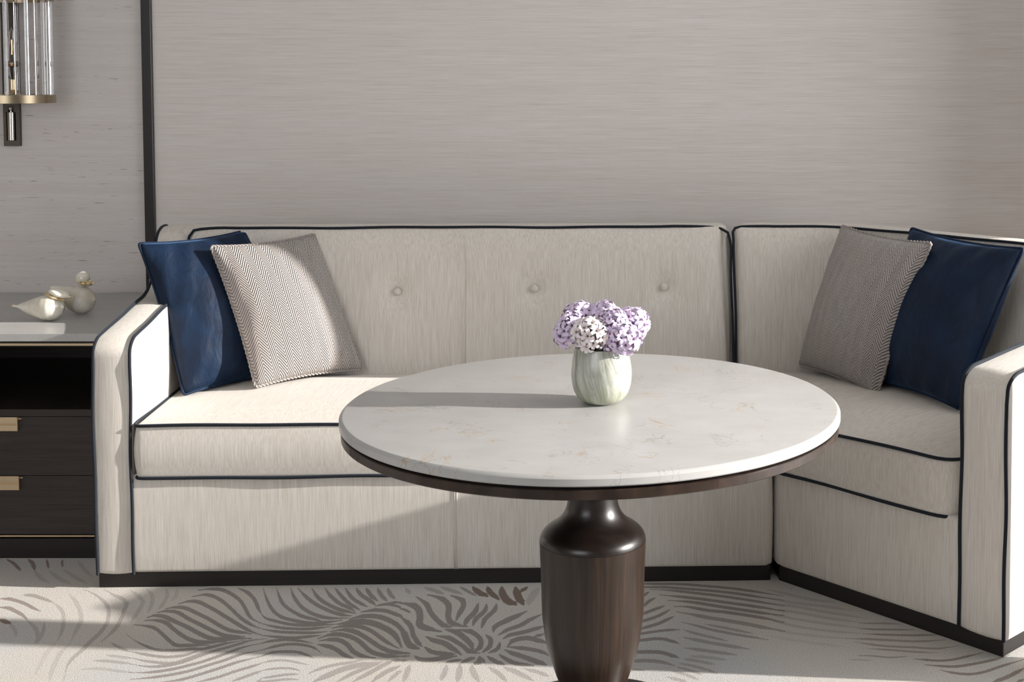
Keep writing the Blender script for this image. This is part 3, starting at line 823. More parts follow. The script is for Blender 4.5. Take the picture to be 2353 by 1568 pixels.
[5,1,[441,3249,1,458,3249,5,475,3248,5,491,3247,5,508,3246,1]],
[4,0,[274,3710,4,290,3699,8,307,3688,15,325,3677,17,341,3667,17,357,3656,17,375,3645,17,392,3636,17,409,3629,18,426,3623,16,443,3619,8,459,3613,4]],
[4,0,[269,3645,4,286,3637,6,302,3629,12,319,3621,17,337,3613,17,353,3608,18,370,3603,18,387,3597,18,404,3592,18,421,3587,17,438,3581,17,455,3575,17,471,3569,12,488,3562,6,504,3556,4]],
[4,0,[267,3613,4,284,3607,5,301,3601,11,318,3595,16,335,3589,17,352,3582,17,368,3575,17,384,3567,17,400,3559,17,416,3551,17,434,3543,17,449,3537,17,465,3531,17,481,3524,16,498,3518,10,515,3511,5,531,3505,4]],
[4,0,[264,3569,4,281,3564,6,298,3559,11,314,3555,17,331,3549,17,348,3543,17,364,3536,16,381,3528,16,397,3520,16,413,3512,16,429,3505,16,445,3499,17,461,3493,17,478,3487,11,494,3482,6,510,3476,4]],
[4,0,[262,3539,4,278,3531,6,293,3522,11,310,3514,16,327,3505,16,342,3498,16,358,3492,16,374,3485,16,391,3478,16,408,3472,16,425,3466,16,443,3460,16,461,3454,12,479,3449,6,497,3443,4]],
[4,0,[259,3501,4,275,3491,5,291,3480,10,307,3469,15,323,3460,15,339,3451,16,355,3444,16,371,3438,16,387,3432,16,403,3428,16,419,3423,16,435,3419,16,451,3416,16,468,3413,11,484,3410,5,500,3407,4]],
[3,0,[255,3447,4,271,3438,6,286,3428,11,301,3419,15,318,3411,15,334,3405,16,350,3400,16,367,3395,16,383,3391,16,398,3387,16,416,3383,16,432,3381,12,447,3378,6,463,3375,4]],
[2,0,[251,3395,4,267,3389,6,282,3382,12,298,3375,15,313,3369,15,329,3362,15,346,3356,15,361,3351,15,376,3346,15,392,3341,15,408,3336,15,424,3331,12,440,3327,6,455,3322,4]],
[8,1,[611,3255,3,626,3251,6,641,3248,13,656,3245,12,672,3244,12,687,3245,12,704,3249,11,726,3258,10,748,3270,10,771,3280,5,793,3292,3]],
[8,1,[631,3221,4,648,3217,6,666,3214,12,684,3211,14,704,3210,14,724,3215,13,746,3223,12,768,3231,12,789,3240,12,808,3249,12,825,3259,9,840,3268,5,853,3277,3]],
[8,1,[663,3192,3,675,3184,6,689,3177,12,706,3171,14,726,3168,14,745,3171,12,767,3180,11,784,3190,11,803,3203,10,822,3215,11,842,3227,9,863,3239,5,884,3251,3]],
[8,1,[777,3126,4,794,3136,15,813,3149,14,831,3164,13,851,3183,13,871,3201,3]],
[8,1,[835,3126,3,845,3134,11,855,3142,3]],
[9,1,[-1998,3947,3,-1983,3933,10,-1966,3918,11,-1948,3898,10,-1931,3878,10,-1919,3863,8,-1909,3849,2]],
[9,1,[-1933,3947,3,-1916,3928,13,-1900,3907,11,-1885,3882,11,-1871,3856,3]],
[9,1,[-1878,3947,2,-1867,3927,7,-1856,3907,7,-1846,3888,7,-1836,3871,2]],
[9,1,[-1830,3947,1,-1822,3928,6,-1814,3910,6,-1806,3894,6,-1798,3878,1]],
[4,0,[-1871,3856,3,-1850,3827,12,-1829,3800,13,-1806,3777,15,-1782,3756,4]],
[4,0,[-1828,3856,3,-1795,3819,13,-1764,3786,15,-1738,3764,17,-1714,3746,4]],
[4,0,[-1790,3863,3,-1757,3831,13,-1726,3800,14,-1698,3775,14,-1672,3752,4]],
[4,0,[-1779,3936,3,-1753,3899,11,-1727,3863,11,-1701,3831,12,-1674,3800,3]]]

# ---------------------------------------------------------------- the room
WY = 4.723          # back wall plane
ZC = 3.10           # ceiling
XL, XR, YF = -3.3, 2.75, -.9
WY0 = 1.5           # near edge of the window

def floor_mesh():
    x0, x1, y0, y1, st = -2.12, 1.06, 3.02, 4.05, .0028
    nx = int((x1 - x0) / st); ny = int((y1 - y0) / st)
    X = np.linspace(x0, x1, nx); Y = np.linspace(y0, y1, ny)
    mask = np.zeros((ny, nx), np.float32); brown = np.zeros((ny, nx), np.float32); amt = np.zeros((ny, nx), np.float32)
    for c10, kind, row in STRIPES:
        P = np.array(row, float).reshape(-1, 3); P[:, :2] /= 1000.0; hw = P[:, 2] / 2000.0
        for i in range(len(P) - 1):
            a, b = P[i, :2], P[i+1, :2]; ha, hb = hw[i], hw[i+1]
            pad = max(ha, hb) + .006
            ix0 = np.searchsorted(X, min(a[0], b[0]) - pad); ix1 = np.searchsorted(X, max(a[0], b[0]) + pad)
            iy0 = np.searchsorted(Y, min(a[1], b[1]) - pad); iy1 = np.searchsorted(Y, max(a[1], b[1]) + pad)
            if ix1 <= ix0 or iy1 <= iy0:
                continue
            gx = X[ix0:ix1][None, :]; gy = Y[iy0:iy1][:, None]
            d = b - a; L2 = d @ d + 1e-12
            u = np.clip(((gx - a[0]) * d[0] + (gy - a[1]) * d[1]) / L2, 0, 1)
            dist = np.hypot(gx - a[0] - u * d[0], gy - a[1] - u * d[1])
            h = ha + (hb - ha) * u
            v = np.clip(.5 + (h - dist) / .007, 0, 1).astype(np.float32)
            sub = (slice(iy0, iy1), slice(ix0, ix1))
            better = v > mask[sub]
            mask[sub] = np.where(better, v, mask[sub])
            brown[sub] = np.where(better, kind, brown[sub])
            amt[sub] = np.where(v > .02, np.maximum(amt[sub], c10 / 10.0), amt[sub])
    me = bpy.data.meshes.new('floor')
    nv = nx * ny
    XX, YY = np.meshgrid(X, Y)
    inner = np.stack([XX.ravel(), YY.ravel(), np.zeros(nv)], 1)
    outer = np.array([(XL, YF, 0), (XR + .3, YF, 0), (XR + .3, WY + .1, 0), (XL, WY + .1, 0)], float)
    co = np.vstack([inner, outer]).astype(np.float32)
    idx = np.arange(nv).reshape(ny, nx)
    q = np.stack([idx[:-1, :-1], idx[:-1, 1:], idx[1:, 1:], idx[1:, :-1]], -1).reshape(-1, 4)
    o = nv
    c00, c10_, c11, c01 = idx[0, 0], idx[0, -1], idx[-1, -1], idx[-1, 0]
    ring = np.array([(o, o+1, c10_, c00), (o+1, o+2, c11, c10_), (o+2, o+3, c01, c11), (o+3, o, c00, c01)])
    q = np.vstack([q, ring]).astype(np.int32)
    me.vertices.add(len(co)); me.vertices.foreach_set('co', co.ravel())
    me.loops.add(q.size); me.loops.foreach_set('vertex_index', q.ravel())
    me.polygons.add(len(q)); me.polygons.foreach_set('loop_start', np.arange(0, q.size, 4, dtype=np.int32))
    me.update(calc_edges=True); me.validate()
    at = me.attributes.new('pattern', 'FLOAT_COLOR', 'POINT')
    cv = np.zeros((len(co), 4), np.float32); cv[:, 3] = 1
    cv[:nv, 0] = mask.ravel(); cv[:nv, 1] = brown.ravel(); cv[:nv, 2] = amt.ravel()
    at.data.foreach_set('color', cv.ravel())
    me.materials.append(CARPET)
    ob = bpy.data.objects.new('floor', me); col.objects.link(ob)
    return ob

fl = floor_mesh(); sset(fl, kind='structure', label='grey and cream carpet with swirling leaf stripes')

# back wall: flat, with a return into the room just past the corner sofa, then out to the window
XP = -1.845         # where the two wallpapers meet, behind the trim
XRET = 1.46
JY = 3.99           # window jamb
wp = [(XP + (XRET - XP) * k / 12, WY) for k in range(13)]
wr = [(XRET, WY), (XRET, (WY + JY) / 2), (XRET, JY)]
wj = [(XRET, JY), ((XRET + XR) / 2, JY), (XR, JY)]
def wall_strip(name, pts, z0, z1, mat, th=.12):
    V = []; F = []
    P = np.array(pts, float)
    T = np.gradient(P, axis=0); T /= np.linalg.norm(T, axis=1)[:, None]
    N = np.stack([-T[:, 1], T[:, 0]], 1)     # outwards (left of travel)
    for p, n in zip(P, N):
        for (x, y) in (p, p + n * th):
            V.append((x, y, z0)); V.append((x, y, z1))
    for i in range(len(P) - 1):
        a, b = i * 4, (i + 1) * 4
        F += [(a, b, b+1, a+1), (a+2, a+3, b+3, b+2), (a+1, b+1, b+3, a+3), (a, a+2, b+2, b)]
    n = (len(P) - 1) * 4
    F += [(0, 1, 3, 2), (n, n+2, n+3, n+1)]
    o = mesh(name, V, F, mat)
    fix_normals(o); auto_smooth(o, 30)
    return sset(o, kind='structure')
w = wall_strip('wall_back', wp, 0, ZC, GRASS); w['label'] = 'taupe grasscloth wall behind the sofa'
w = wall_strip('wall_return', wr, 0, ZC, GRASS)
w = wall_strip('wall_reveal', wj, 0, ZC, PAINT)
w = wall_strip('wall_back_left', [(XL, WY), (-2.5, WY), (XP, WY)], 0, ZC, SILK); w['label'] = 'slubbed silk wallpaper behind the bedside cabinet'
w = wall_strip('wall_left', [(XL, YF), (XL, 1.5), (XL, WY)], 0, ZC, SHADE_WALL)
o = box('ceiling', XL - .1, XR + .4, YF - .1, WY + .2, ZC, ZC + .1, PAINT); sset(o, kind='structure')
o = box('trim_1', -1.862, -1.8275, WY - .016, WY + .004, 0, ZC, TRIM, b=.0015); sset(o, kind='structure', label='slim dark bronze upright between the two wallpapers')
# right wall: window from the jamb forwards
o = box('wall_right', XR, XR + .12, YF, WY0, 0, ZC, SHADE_WALL); sset(o, kind='structure')
o = box('wall_right_header', XR, XR + .12, WY0, JY, 3.02, ZC, SHADE_WALL); sset(o, kind='structure')
wf = MB()
wf.box(XR + .03, XR + .09, WY0, JY, 0, .03)
wf.box(XR + .03, XR + .09, WY0, JY, 2.99, 3.02)
wf.box(XR + .03, XR + .09, WY0, WY0 + .04, .03, 2.99)
o = wf.build('window_1', FRAME); sset(o, kind='structure', label='full-height window frame on the right wall')
# front wall behind the camera, with a window added at its left end for fill light
FWX0, FWX1, FWZ0, FWZ1 = -3.2, -.9, .9, 2.95
def fw(nm, x0, x1, z0, z1):
    return sset(box(nm, x0, x1, YF - .12, YF, z0, z1, SHADE_WALL), kind='structure')
fw('wall_front', FWX1, XR + .12, 0, ZC)
fw('wall_front_sill', XL, FWX1, 0, FWZ0)
fw('wall_front_header', XL, FWX1, FWZ1, ZC)
fw('wall_front_pier', XL, FWX0, FWZ0, FWZ1)
wf = MB()
wf.box(FWX0, FWX1, YF - .08, YF - .04, FWZ0, FWZ0 + .04); wf.box(FWX0, FWX1, YF - .08, YF - .04, FWZ1 - .04, FWZ1)
for x in (FWX0, FWX1 - .04):
    wf.box(x, x + .04, YF - .08, YF - .04, FWZ0 + .04, FWZ1 - .04)
o = wf.build('fill_window', FRAME); sset(o, kind='structure', label='frame of the window added behind the viewer for fill light')

# ---------------------------------------------------------------- sofas
SH = .058
SA = math.radians(1.645)
SO = (-1.6229, 3.7210, 0.0)
def S(u, v, z):                       # sofa coordinates -> sofa-local metres
    return (u - SH * v, v, z)
sofa = thing('sofa', 'long cream linen sofa with navy piping and buttoned back against the grasscloth wall', 'sofa', SO, SA)

def arm_profile(rise, z_front=.688, z_back=.758):
    P = [(-.006, .042), (-.006, z_front - .004), (.03, z_front + .022), (.50, z_back), (.585, .82), (.615, .932), (.67, .957), (.735, .955), (.765, .925), (.765, .042)]
    R = [.012, .03, .04, .06, .05, .035, .03, .03, .02, .01]
    return P, R

def wavy(path, amp=.0016, f=9.0, seed=0):
    P = np.array(path, float); s = np.concatenate([[0], np.cumsum(np.linalg.norm(np.diff(P, axis=0), axis=1))])
    for ax in range(3):
        P[:, ax] += amp * np.sin(s * f + seed + ax * 2.1) + amp * .6 * np.sin(s * f * 2.3 + seed * 1.7 + ax)
    return P

def build_arm(parent, u0, u1, mapf, cr0, cr1, seed, inner):
    """u0<u1 ; cr0/cr1 = bulge of the two side faces"""
    P, R = arm_profile(0)
    out = round_poly(P, .02, .025, True, R)
    a = poly_cushion('arm', out, u0, u1, LINEN, parent, r=.005, crown=cr1, crown0=cr0, bulge=.004,
                     mapf=lambda x, y, z: mapf(z, x, y), sides=5)
    pp = round_poly(P[:-1], .02, .02, False, R[:-1])
    # drop the piece of the path along the plinth line
    for side, u in enumerate((u0 + .002, u1 - .002)):
        if side == inner:        # the inner cord goes on along the top of the back: stop it on the riser
            cut = next(i for i, p in enumerate(pp) if p[0] > .55 and p[1] > .885)
            qq = pp[:cut]
        else:
            qq = pp
        path = [mapf(u, p[0] - .003 if p[1] < .66 else p[0], p[1] + (.002 if p[1] > .66 else 0)) for p in qq]
        tube('piping', wavy(path, .0016, 9, seed + u * 10), .0048, PIPING, a)
    return a

arm = build_arm(sofa, -.004, .103, lambda u, v, z: S(u, v, z), .013, .010, 1.0, 1)

# plinth and base
box('plinth', 0, 1.915, 0, .66, 0, .05, PLINTH, sofa, b=.002)
bp = round_poly([S(.06, -.004, 0)[:2], S(1.924, -.004, 0)[:2], S(1.905, .70, 0)[:2], S(.06, .70, 0)[:2]], .03, .05, True, [.004, .03, .01, .01])
base = poly_cushion('base_panel', bp, .041, .325, LINEN, sofa, r=.012, bulge=.002)
sm = MB()
for du in (-.0032, .0032):
    v, f = tube_data([S(1.013 + du, -.0045, .045), S(1.013 + du, -.0062, .12), S(1.013 + du, -.0062, .22), S(1.013 + du, -.0045, .315)], .0016, 6)
    sm.add(v, f)
sm.build('seam', LINEN, base, True)

# seat cushion
sp = round_poly([S(.112, -.012, 0)[:2], S(1.895, -.012, 0)[:2], S(1.885, .635, 0)[:2], S(.112, .635, 0)[:2]], .03, .03, True, [.02, .045, .04, .02])
seat = poly_cushion('seat_cushion', sp, .316, .470, LINEN, sofa, r=.012, crown=.030, bulge=.007)
def loop_path(poly, z, inset=0.0):
    return [(p[0], p[1], z) for p in poly]
tube('piping', wavy(loop_path(sp, .4685), .0012, 7, 2), .0048, PIPING, seat, closed=True)
tube('piping', wavy(loop_path(sp, .3185), .0014, 7, 5), .0048, PIPING, seat, closed=True)

def back_sweep(name, path, z0, z1, th, bulge, mat, parent, dents=(), end_r=.035, lean=.015, top_crown=.012, tilt=(0, 0)):
    """path: dense 2-D polyline of the front face, left to right; the body lies behind it"""
    P = np.array(path, float); n = len(P)
    s = np.concatenate([[0], np.cumsum(np.linalg.norm(np.diff(P, axis=0), axis=1))]); L = s[-1]
    T = np.gradient(P, axis=0); T /= np.linalg.norm(T, axis=1)[:, None]
    BK = np.stack([-T[:, 1], T[:, 0]], 1)        # towards the wall
    V = []; rows = 0
    K = 30
    piping = []
    for i in range(n):
        e = min(s[i], L - s[i])
        rr = max(0.0, (end_r - e) / end_r)
        drop = end_r * (1 - math.sqrt(max(0, 1 - rr * rr)))
        zt = z1 - drop
        rec = .012 * rr * rr
        ring = []
        ztl = tilt[0] if s[i] < L / 2 else tilt[1]
        for k in range(K + 1):                   # front face, bottom to top
            u = k / K; z = z0 + (zt - z0) * u
            b = bulge * (1 - (2 * u - 1) ** 6) * min(1, e / .07) ** .5
            d = sum(dd * math.exp(-(((s[i] - ds) ** 2 + (z - dz) ** 2) / (2 * dr * dr))) for ds, dz, dd, dr in dents)
            off = rec - b + d + lean * u
            sh = (ztl * (u) * max(0, 1 - e / .12)) if ztl else 0
            ring.append((P[i] + BK[i] * off + T[i] * sh, z))
        piping.append((*(P[i] + BK[i] * (rec + lean - .002) + T[i] * ((ztl * max(0, 1 - e / .12)) if ztl else 0)), zt + .001))
        for k in range(1, 9):                    # top
            u = k / 8
            ring.append((P[i] + BK[i] * (lean + rec + (th - lean - rec) * u), zt + top_crown * 4 * u * (1 - u) - .012 * u))
        ring.append((P[i] + BK[i] * th, z0))
        rows = len(ring)
        V += [(q[0], q[1], z) for q, z in ring]
    F = []
    for i in range(n - 1):
        for k in range(rows - 1):
            F.append((i*rows+k, (i+1)*rows+k, (i+1)*rows+k+1, i*rows+k+1))
    F.append(tuple(range(rows))); F.append(tuple((n-1)*rows + k for k in range(rows - 1, -1, -1)))
    o = mesh(name, V, F, mat, parent)
    fix_normals(o); auto_smooth(o, 50)
    return o, piping

# main back: front face at v = .605
BTN = [(.781, .748), (1.231, .756), (1.659, .759)]
u_a, u_b = .060, 1.878
pth = [S(u_a + (u_b - u_a) * k / 150, .612, 0)[:2] for k in range(151)]
dents = [(u - u_a, z, .016, .030) for u, z in BTN] + [(1.002 - u_a, .7, .0, .02)]
back, bpipe = back_sweep('back_cushion', pth, .44, .957, .15, .018, LINEN, sofa, dents, tilt=(0, -.018))
# piping round the front face: up the left side, along the top, down the right side
lft = [S(.101, .6045, .86), S(.1012, .6085, .90), S(.106, .6125, .930), S(.120, .618, .950)]
rgt = [S(1.876 + .012 * t, .600, .915 - .43 * t) for t in (0, .25, .5, .75, 1)]
mid = [p for p in bpipe if p[2] > .945]
mid = [p for p in mid if p[0] > .125]
path = catmull(lft + mid[2:-8:6] + [mid[-1]] + rgt, .02)
tube('piping', wavy(path, .0012, 8, 3), .0046, PIPING, back)
sm = MB()
v, f = tube_data([S(1.002, .594, .50), S(1.002, .594, .60), S(1.002, .594, .80), S(1.002, .602, .93)], .0012, 6); sm.add(v, f)
sm.build('seam', LINEN, back, True)
for u, z in BTN:
    V, F = lathe_data([(0.0, .0055), (.006, .005), (.010, .003), (.0122, 0), (.0125, -.004), (.011, -.006)], 20)
    p = S(u, .607, z)
    V = [(p[0] + a, p[1] - c, p[2] + b) for a, b, c in V]
    o = mesh('button', V, F, LINEN, back)
    ring = [(p[0] + .0128 * math.cos(2*PI*k/24), p[1] + .001, p[2] + .0128 * math.sin(2*PI*k/24)) for k in range(24)]

# ---- corner module, turned 45 degrees
CA = math.radians(-44.83)
CO = (.8327, 3.2642, 0.0)
corner = thing('corner_sofa', 'cream linen corner sofa section with navy piping turned at an angle towards the table', 'sofa', CO, CA)
Rinv = Matrix.Rotation(-CA, 3, 'Z'); Rm = Matrix.Rotation(SA, 3, 'Z')
def main_to_corner(u, v, z=0):
    w = Rm @ Vector(S(u, v, z)) + Vector(SO)
    q = Rinv @ (w - Vector(CO))
    return (q.x, q.y, z)
def w2c(x, y, z=0):
    q = Rinv @ (Vector((x, y, z)) - Vector(CO)); return (q.x, q.y, z)
build_arm(corner, -.121, .011, lambda u, v, z: (u, v, z - (.012 if z > .6 and v < .6 else 0) * (v / .6 if v > 0 else 0)), .010, .013, 4.0, 0)
rearL = main_to_corner(1.915, .70); frontL = (-.732, 0.0)
bendB = w2c(.557 + .04, 4.384 + .10)
rearR = (.0, .70)
pl = [(-.727, .0), (.002, .0), (.002, .66), (-1.0, .66), main_to_corner(1.93, .64)[:2]]
pl = round_poly(pl, .002, .2, True)
poly_cushion('plinth', pl, 0, .05, PLINTH, corner, r=.002)
bp = round_poly([(-.737, -.004), (-.06, -.004), (-.06, .70), bendB[:2], rearL[:2]], .02, .05, True, [.03, .004, .01, .01, .01])
base = poly_cushion('base_panel', bp, .041, .325, LINEN, corner, r=.012, bulge=.002)
sp = round_poly([(-.728, -.012), (-.137, -.012), (-.137, .64), w2c(.557 + .01, 4.384 + .03)[:2], main_to_corner(1.905, .635)[:2]], .03, .012, True, [.03, .075, .02, .03, .03])
seat = poly_cushion('seat_cushion', sp, .316, .470, LINEN, corner, r=.012, crown=.030, bulge=.007)
tube('piping', wavy(loop_path(sp, .4685), .0012, 7, 7), .0048, PIPING, seat, closed=True)
tube('piping', wavy(loop_path(sp, .3185), .0014, 7, 9), .0048, PIPING, seat, closed=True)
p0 = main_to_corner(1.897, .612)[:2]; p1 = w2c(.5626, 4.3957)[:2]; p2 = (-.075, .612)
pth = round_poly([p0, p1, p2], .14, .012, False)
back, bpipe = back_sweep('back_cushion', pth, .44, .957, .15, .016, LINEN, corner, (), tilt=(-.016, 0))
mid = [p for p in bpipe if p[2] > .945]
lft = [main_to_corner(1.888 + .010 * t, .600, .915 - .43 * t) for t in (1, .75, .5, .25, 0)]
rgt = [(-.136, .618, .950), (-.124, .6125, .930), (-.119, .6085, .90), (-.119, .6045, .86)]
mid = [p for p in mid if p[0] < -.16]
path = catmull(lft + [mid[0]] + mid[5:-2:4] + rgt, .02)
tube('piping', wavy(path, .0012, 8, 6), .0046, PIPING, back)

# ---------------------------------------------------------------- pillows
def pillow(name, label, corners, base, rz, mat, T=.062, cord=None, wrinkle=.0, pinch=.055, group=None, sag=0.0, seed=1):
    """corners TL TR BR BL in the sofa frame given by base/rz"""
    root = thing(name, label, 'pillow', (0, 0, 0), 0.0, group)
    Rz = np.array(Matrix.Rotation(rz, 3, 'Z'))
    C = [Rz @ np.array(c, float) + np.array(base) for c in corners]
    TL, TR, BR, BL = C
    cen = (TL + TR + BR + BL) / 4
    bot = min(c[2] for c in C)
    root.location = (cen[0], cen[1], bot)
    C = [c - np.array(root.location) for c in C]
    TL, TR, BR, BL = C
    W = (np.linalg.norm(TR - TL) + np.linalg.norm(BR - BL)) / 2
    H = (np.linalg.norm(TL - BL) + np.linalg.norm(TR - BR)) / 2
    nrm = np.cross(TR - TL + BR - BL, TL - BL + TR - BR); nrm /= np.linalg.norm(nrm)   # towards the viewer
    n = 46
    rs = np.random.RandomState(seed)
    ph = rs.rand(12) * 6.28
    def pos(a, b):
        a2 = a * (1 - pinch * (1 - b * b)); b2 = b * (1 - pinch * (1 - a * a))
        s, t = (a2 + 1) / 2, (b2 + 1) / 2
        return (1-t) * ((1-s) * BL + s * BR) + t * ((1-s) * TL + s * TR)
    def thick(a, b):
        f = max(0.0, (1 - a * a) * (1 - b * b))
        return T * f ** .40 + T * .35 * f
    V = []; UV = []; F = []
    for side in (1, -1):
        for j in range(n + 1):
            for i in range(n + 1):
                a = -1 + 2 * i / n; b = -1 + 2 * j / n
                h = thick(a, b)
                if wrinkle:
                    ed = (1 - (1 - a*a) * (1 - b*b))
                    h += wrinkle * ed * (math.sin(9*a + 5*b + ph[0]) * math.sin(7*b - 3*a + ph[1]) + .6 * math.sin(17*a - 9*b + ph[2])) * min(1, (1-a*a) * 6) * min(1, (1-b*b) * 6)
                p = pos(a, b) + nrm * side * h
                p = p + np.array([0, 0, -sag * (1 - b) * .5 * (1 - a * a) * 0])
                V.append(p); UV.append((a * W / 2, b * H / 2))
    m = (n + 1) ** 2
    def id_(s, i, j): return s * m + j * (n + 1) + i
    for s in (0, 1):
        for j in range(n):
            for i in range(n):
                q = (id_(s, i, j), id_(s, i+1, j), id_(s, i+1, j+1), id_(s, i, j+1))
                F.append(q if s == 0 else q[::-1])
    o = mesh('cover', V, F, mat, root, True, UV)
    import bmesh
    bm = bmesh.new(); bm.from_mesh(o.data)
    bmesh.ops.remove_doubles(bm, verts=bm.verts[:], dist=.0004)
    bmesh.ops.recalc_face_normals(bm, faces=bm.faces[:])
    bm.to_mesh(o.data); bm.free()
    # edge path
    E = []
    for k in range(60): E.append(pos(-1 + 2 * k / 60, 1))
    for k in range(60): E.append(pos(1, 1 - 2 * k / 60))
    for k in range(60): E.append(pos(1 - 2 * k / 60, -1))
    for k in range(60): E.append(pos(-1, -1 + 2 * k / 60))
    E = np.array(E)
    for _ in range(2):
        E = (np.roll(E, 1, 0) + 2 * E + np.roll(E, -1, 0)) / 4
    if cord == 'rope':
        D = []
        L = len(E); dens = 4
        Q = np.array([E[i // dens] * (1 - (i % dens) / dens) + E[(i // dens + 1) % L] * ((i % dens) / dens) for i in range(L * dens)])
        T_ = np.roll(Q, -1, 0) - np.roll(Q, 1, 0); T_ /= np.linalg.norm(T_, axis=1)[:, None]
        B_ = np.cross(T_, nrm); 
        turns = 2 * PI * 62
        mb = MB()
        for st in range(2):
            ang = np.linspace(0, turns, len(Q), endpoint=False) + st * PI
            R_ = Q + .0024 * (np.cos(ang)[:, None] * nrm[None, :] + np.sin(ang)[:, None] * B_)
            v, f = tube_data(R_, .0030, 6, True)
            mb.add(v, f)
        mb.build('cord', CORD, root, True)
    else:
        tube('piping', E, .0042, mat, root, 8, True)
    return root

def SS(u, v, z): return S(u, v, z)
pillow('velvet_pillow', 'navy velvet pillow leaning on the left arm of the long sofa',
       [SS(.000, .42, .934), SS(.291, .645, .951), SS(.462, .575, .486), SS(.160, .315, .478)], SO, SA, VELVET, T=.068, wrinkle=.004, seed=3)
pillow('herringbone_pillow', 'pale grey herringbone pillow in front of the navy pillow at the left, partly sunlit',
       [SS(.216, .45, .920), SS(.515, .625, .938), SS(.675, .565, .498), SS(.373, .345, .494)], SO, SA, HERR, T=.066, cord='rope', wrinkle=.0015, seed=5)
pillow('velvet_pillow', 'dark navy velvet pillow beside the right arm of the corner section',
       [(-.693, .595, .979), (-.229, .48, .965), (-.345, .34, .505), (-.735, .47, .50)], CO, CA, VELVET, T=.066, wrinkle=.004, seed=8)
pillow('herringbone_pillow', 'grey-brown herringbone pillow standing on the corner section at the right, mostly in shade',
       [(-.956, .585, .967), (-.532, .47, .956), (-.668, .385, .480), (-1.065, .50, .500)], CO, CA, HERR, T=.066, cord='rope', wrinkle=.0015, seed=9)

# ---------------------------------------------------------------- round table
TX, TY, TZ = -.1681, 2.8727, .740
tab = thing('pedestal_table', 'round marble-topped table on a turned dark walnut pedestal', 'table', (TX, TY, 0))
lathe('table_top', [(.0, TZ - .0215), (.5300, TZ - .0215), (.5350, TZ - .0205), (.5372, TZ - .018), (.5372, TZ - .0062), (.5366, TZ - .0052), (.5306, TZ - .0004), (.5290, TZ), (.0, TZ)], MARBLE, tab, 160, 25, cap=False)
lathe('shadow_gap', [(.0, TZ - .0275), (.520, TZ - .0275), (.520, TZ - .0213), (.0, TZ - .0213)], BLACK, tab, 128, 30, cap=False)
NW = 16
WRIM = m_dark_wood('walnut_rim', (26, 26, 14), (.014, .0085, .0065), (.045, .028, .021), .3)
for k in range(NW):     # the apron ring is made of butt-jointed segments
    a0 = 2 * PI * k / NW + .11; a1 = a0 + 2 * PI / NW - .0004
    prof = [(.44, TZ - .0465), (.5300, TZ - .0465), (.5335, TZ - .0440), (.5335, TZ - .0285), (.5315, TZ - .0268), (.44, TZ - .0268)]
    V = []; F = []; ns = 10; m = len(prof)
    for i in range(ns + 1):
        a = a0 + (a1 - a0) * i / ns
        for r, h in prof: V.append((r * math.cos(a), r * math.sin(a), h))
    for i in range(ns):
        for j in range(m):
            l = (j + 1) % m
            F.append((i*m+j, i*m+l, (i+1)*m+l, (i+1)*m+j))
    F.append(tuple(range(m))); F.append(tuple(ns*m + j for j in range(m - 1, -1, -1)))
    o = mesh('rim_segment', V, F, WRIM, tab); fix_normals(o); auto_smooth(o, 30)
neck = [(.30, .694), (.30, .676), (.13, .672), (.075, .640), (.060, .600), (.054, .560), (.0545, .530), (.058, .510), (.0665, .493), (.0780, .4805), (.0930, .4700), (.1050, .4610), (.1128, .4515), (.1158, .4440), (.1160, .4385)]
pr = catmull([(r, z, 0) for r, z in neck[2:]], .006)
lathe('pedestal_neck', neck[:2] + [(p[0], p[1]) for p in pr], WALNUT_D, tab, 96, 45, cap=False)
body = [(.1164, .4380), (.1156, .4100), (.1138, .3690), (.1118, .2815), (.1092, .2546), (.1045, .221), (.0975, .1896), (.0905, .1661), (.0820, .141), (.0725, .1171), (.060, .092), (.052, .070), (.055, .055)]
pr = catmull([(r, z, 0) for r, z in body], .006)
lathe('pedestal_body', [(.10, .4375)] + [(p[0], p[1]) for p in pr], WALNUT, tab, 96, 45, cap=False)
lathe('foot', [(.0, .056), (.06, .056), (.075, .045), (.20, .032), (.235, .022), (.24, .0), (.0, .0)], WALNUT_D, tab, 96, 40, cap=False)

# ---------------------------------------------------------------- vase and hyacinths
VX, VY = -.148, 2.878
vase = thing('vase', 'small rounded green and white stone vase on the marble table', 'vase', (VX, VY, TZ))
vo = catmull([(.0, 0, 0), (.026, .000, 0), (.0375, .003, 0), (.050, .0115, 0), (.0590, .025, 0), (.0638, .040, 0), (.0660, .058, 0), (.0656, .074, 0), (.0636, .092, 0), (.0604, .110, 0), (.0570, .1235, 0)], .004)
vi = catmull([(.0545, .1238, 0), (.0575, .110, 0), (.0605, .092, 0), (.062, .065, 0), (.056, .03, 0), (.0, .014, 0)], .008)
lathe('body', [(p[0], p[1]) for p in vo] + [(p[0], p[1]) for p in vi], VASE, vase, 72, 60, cap=False)

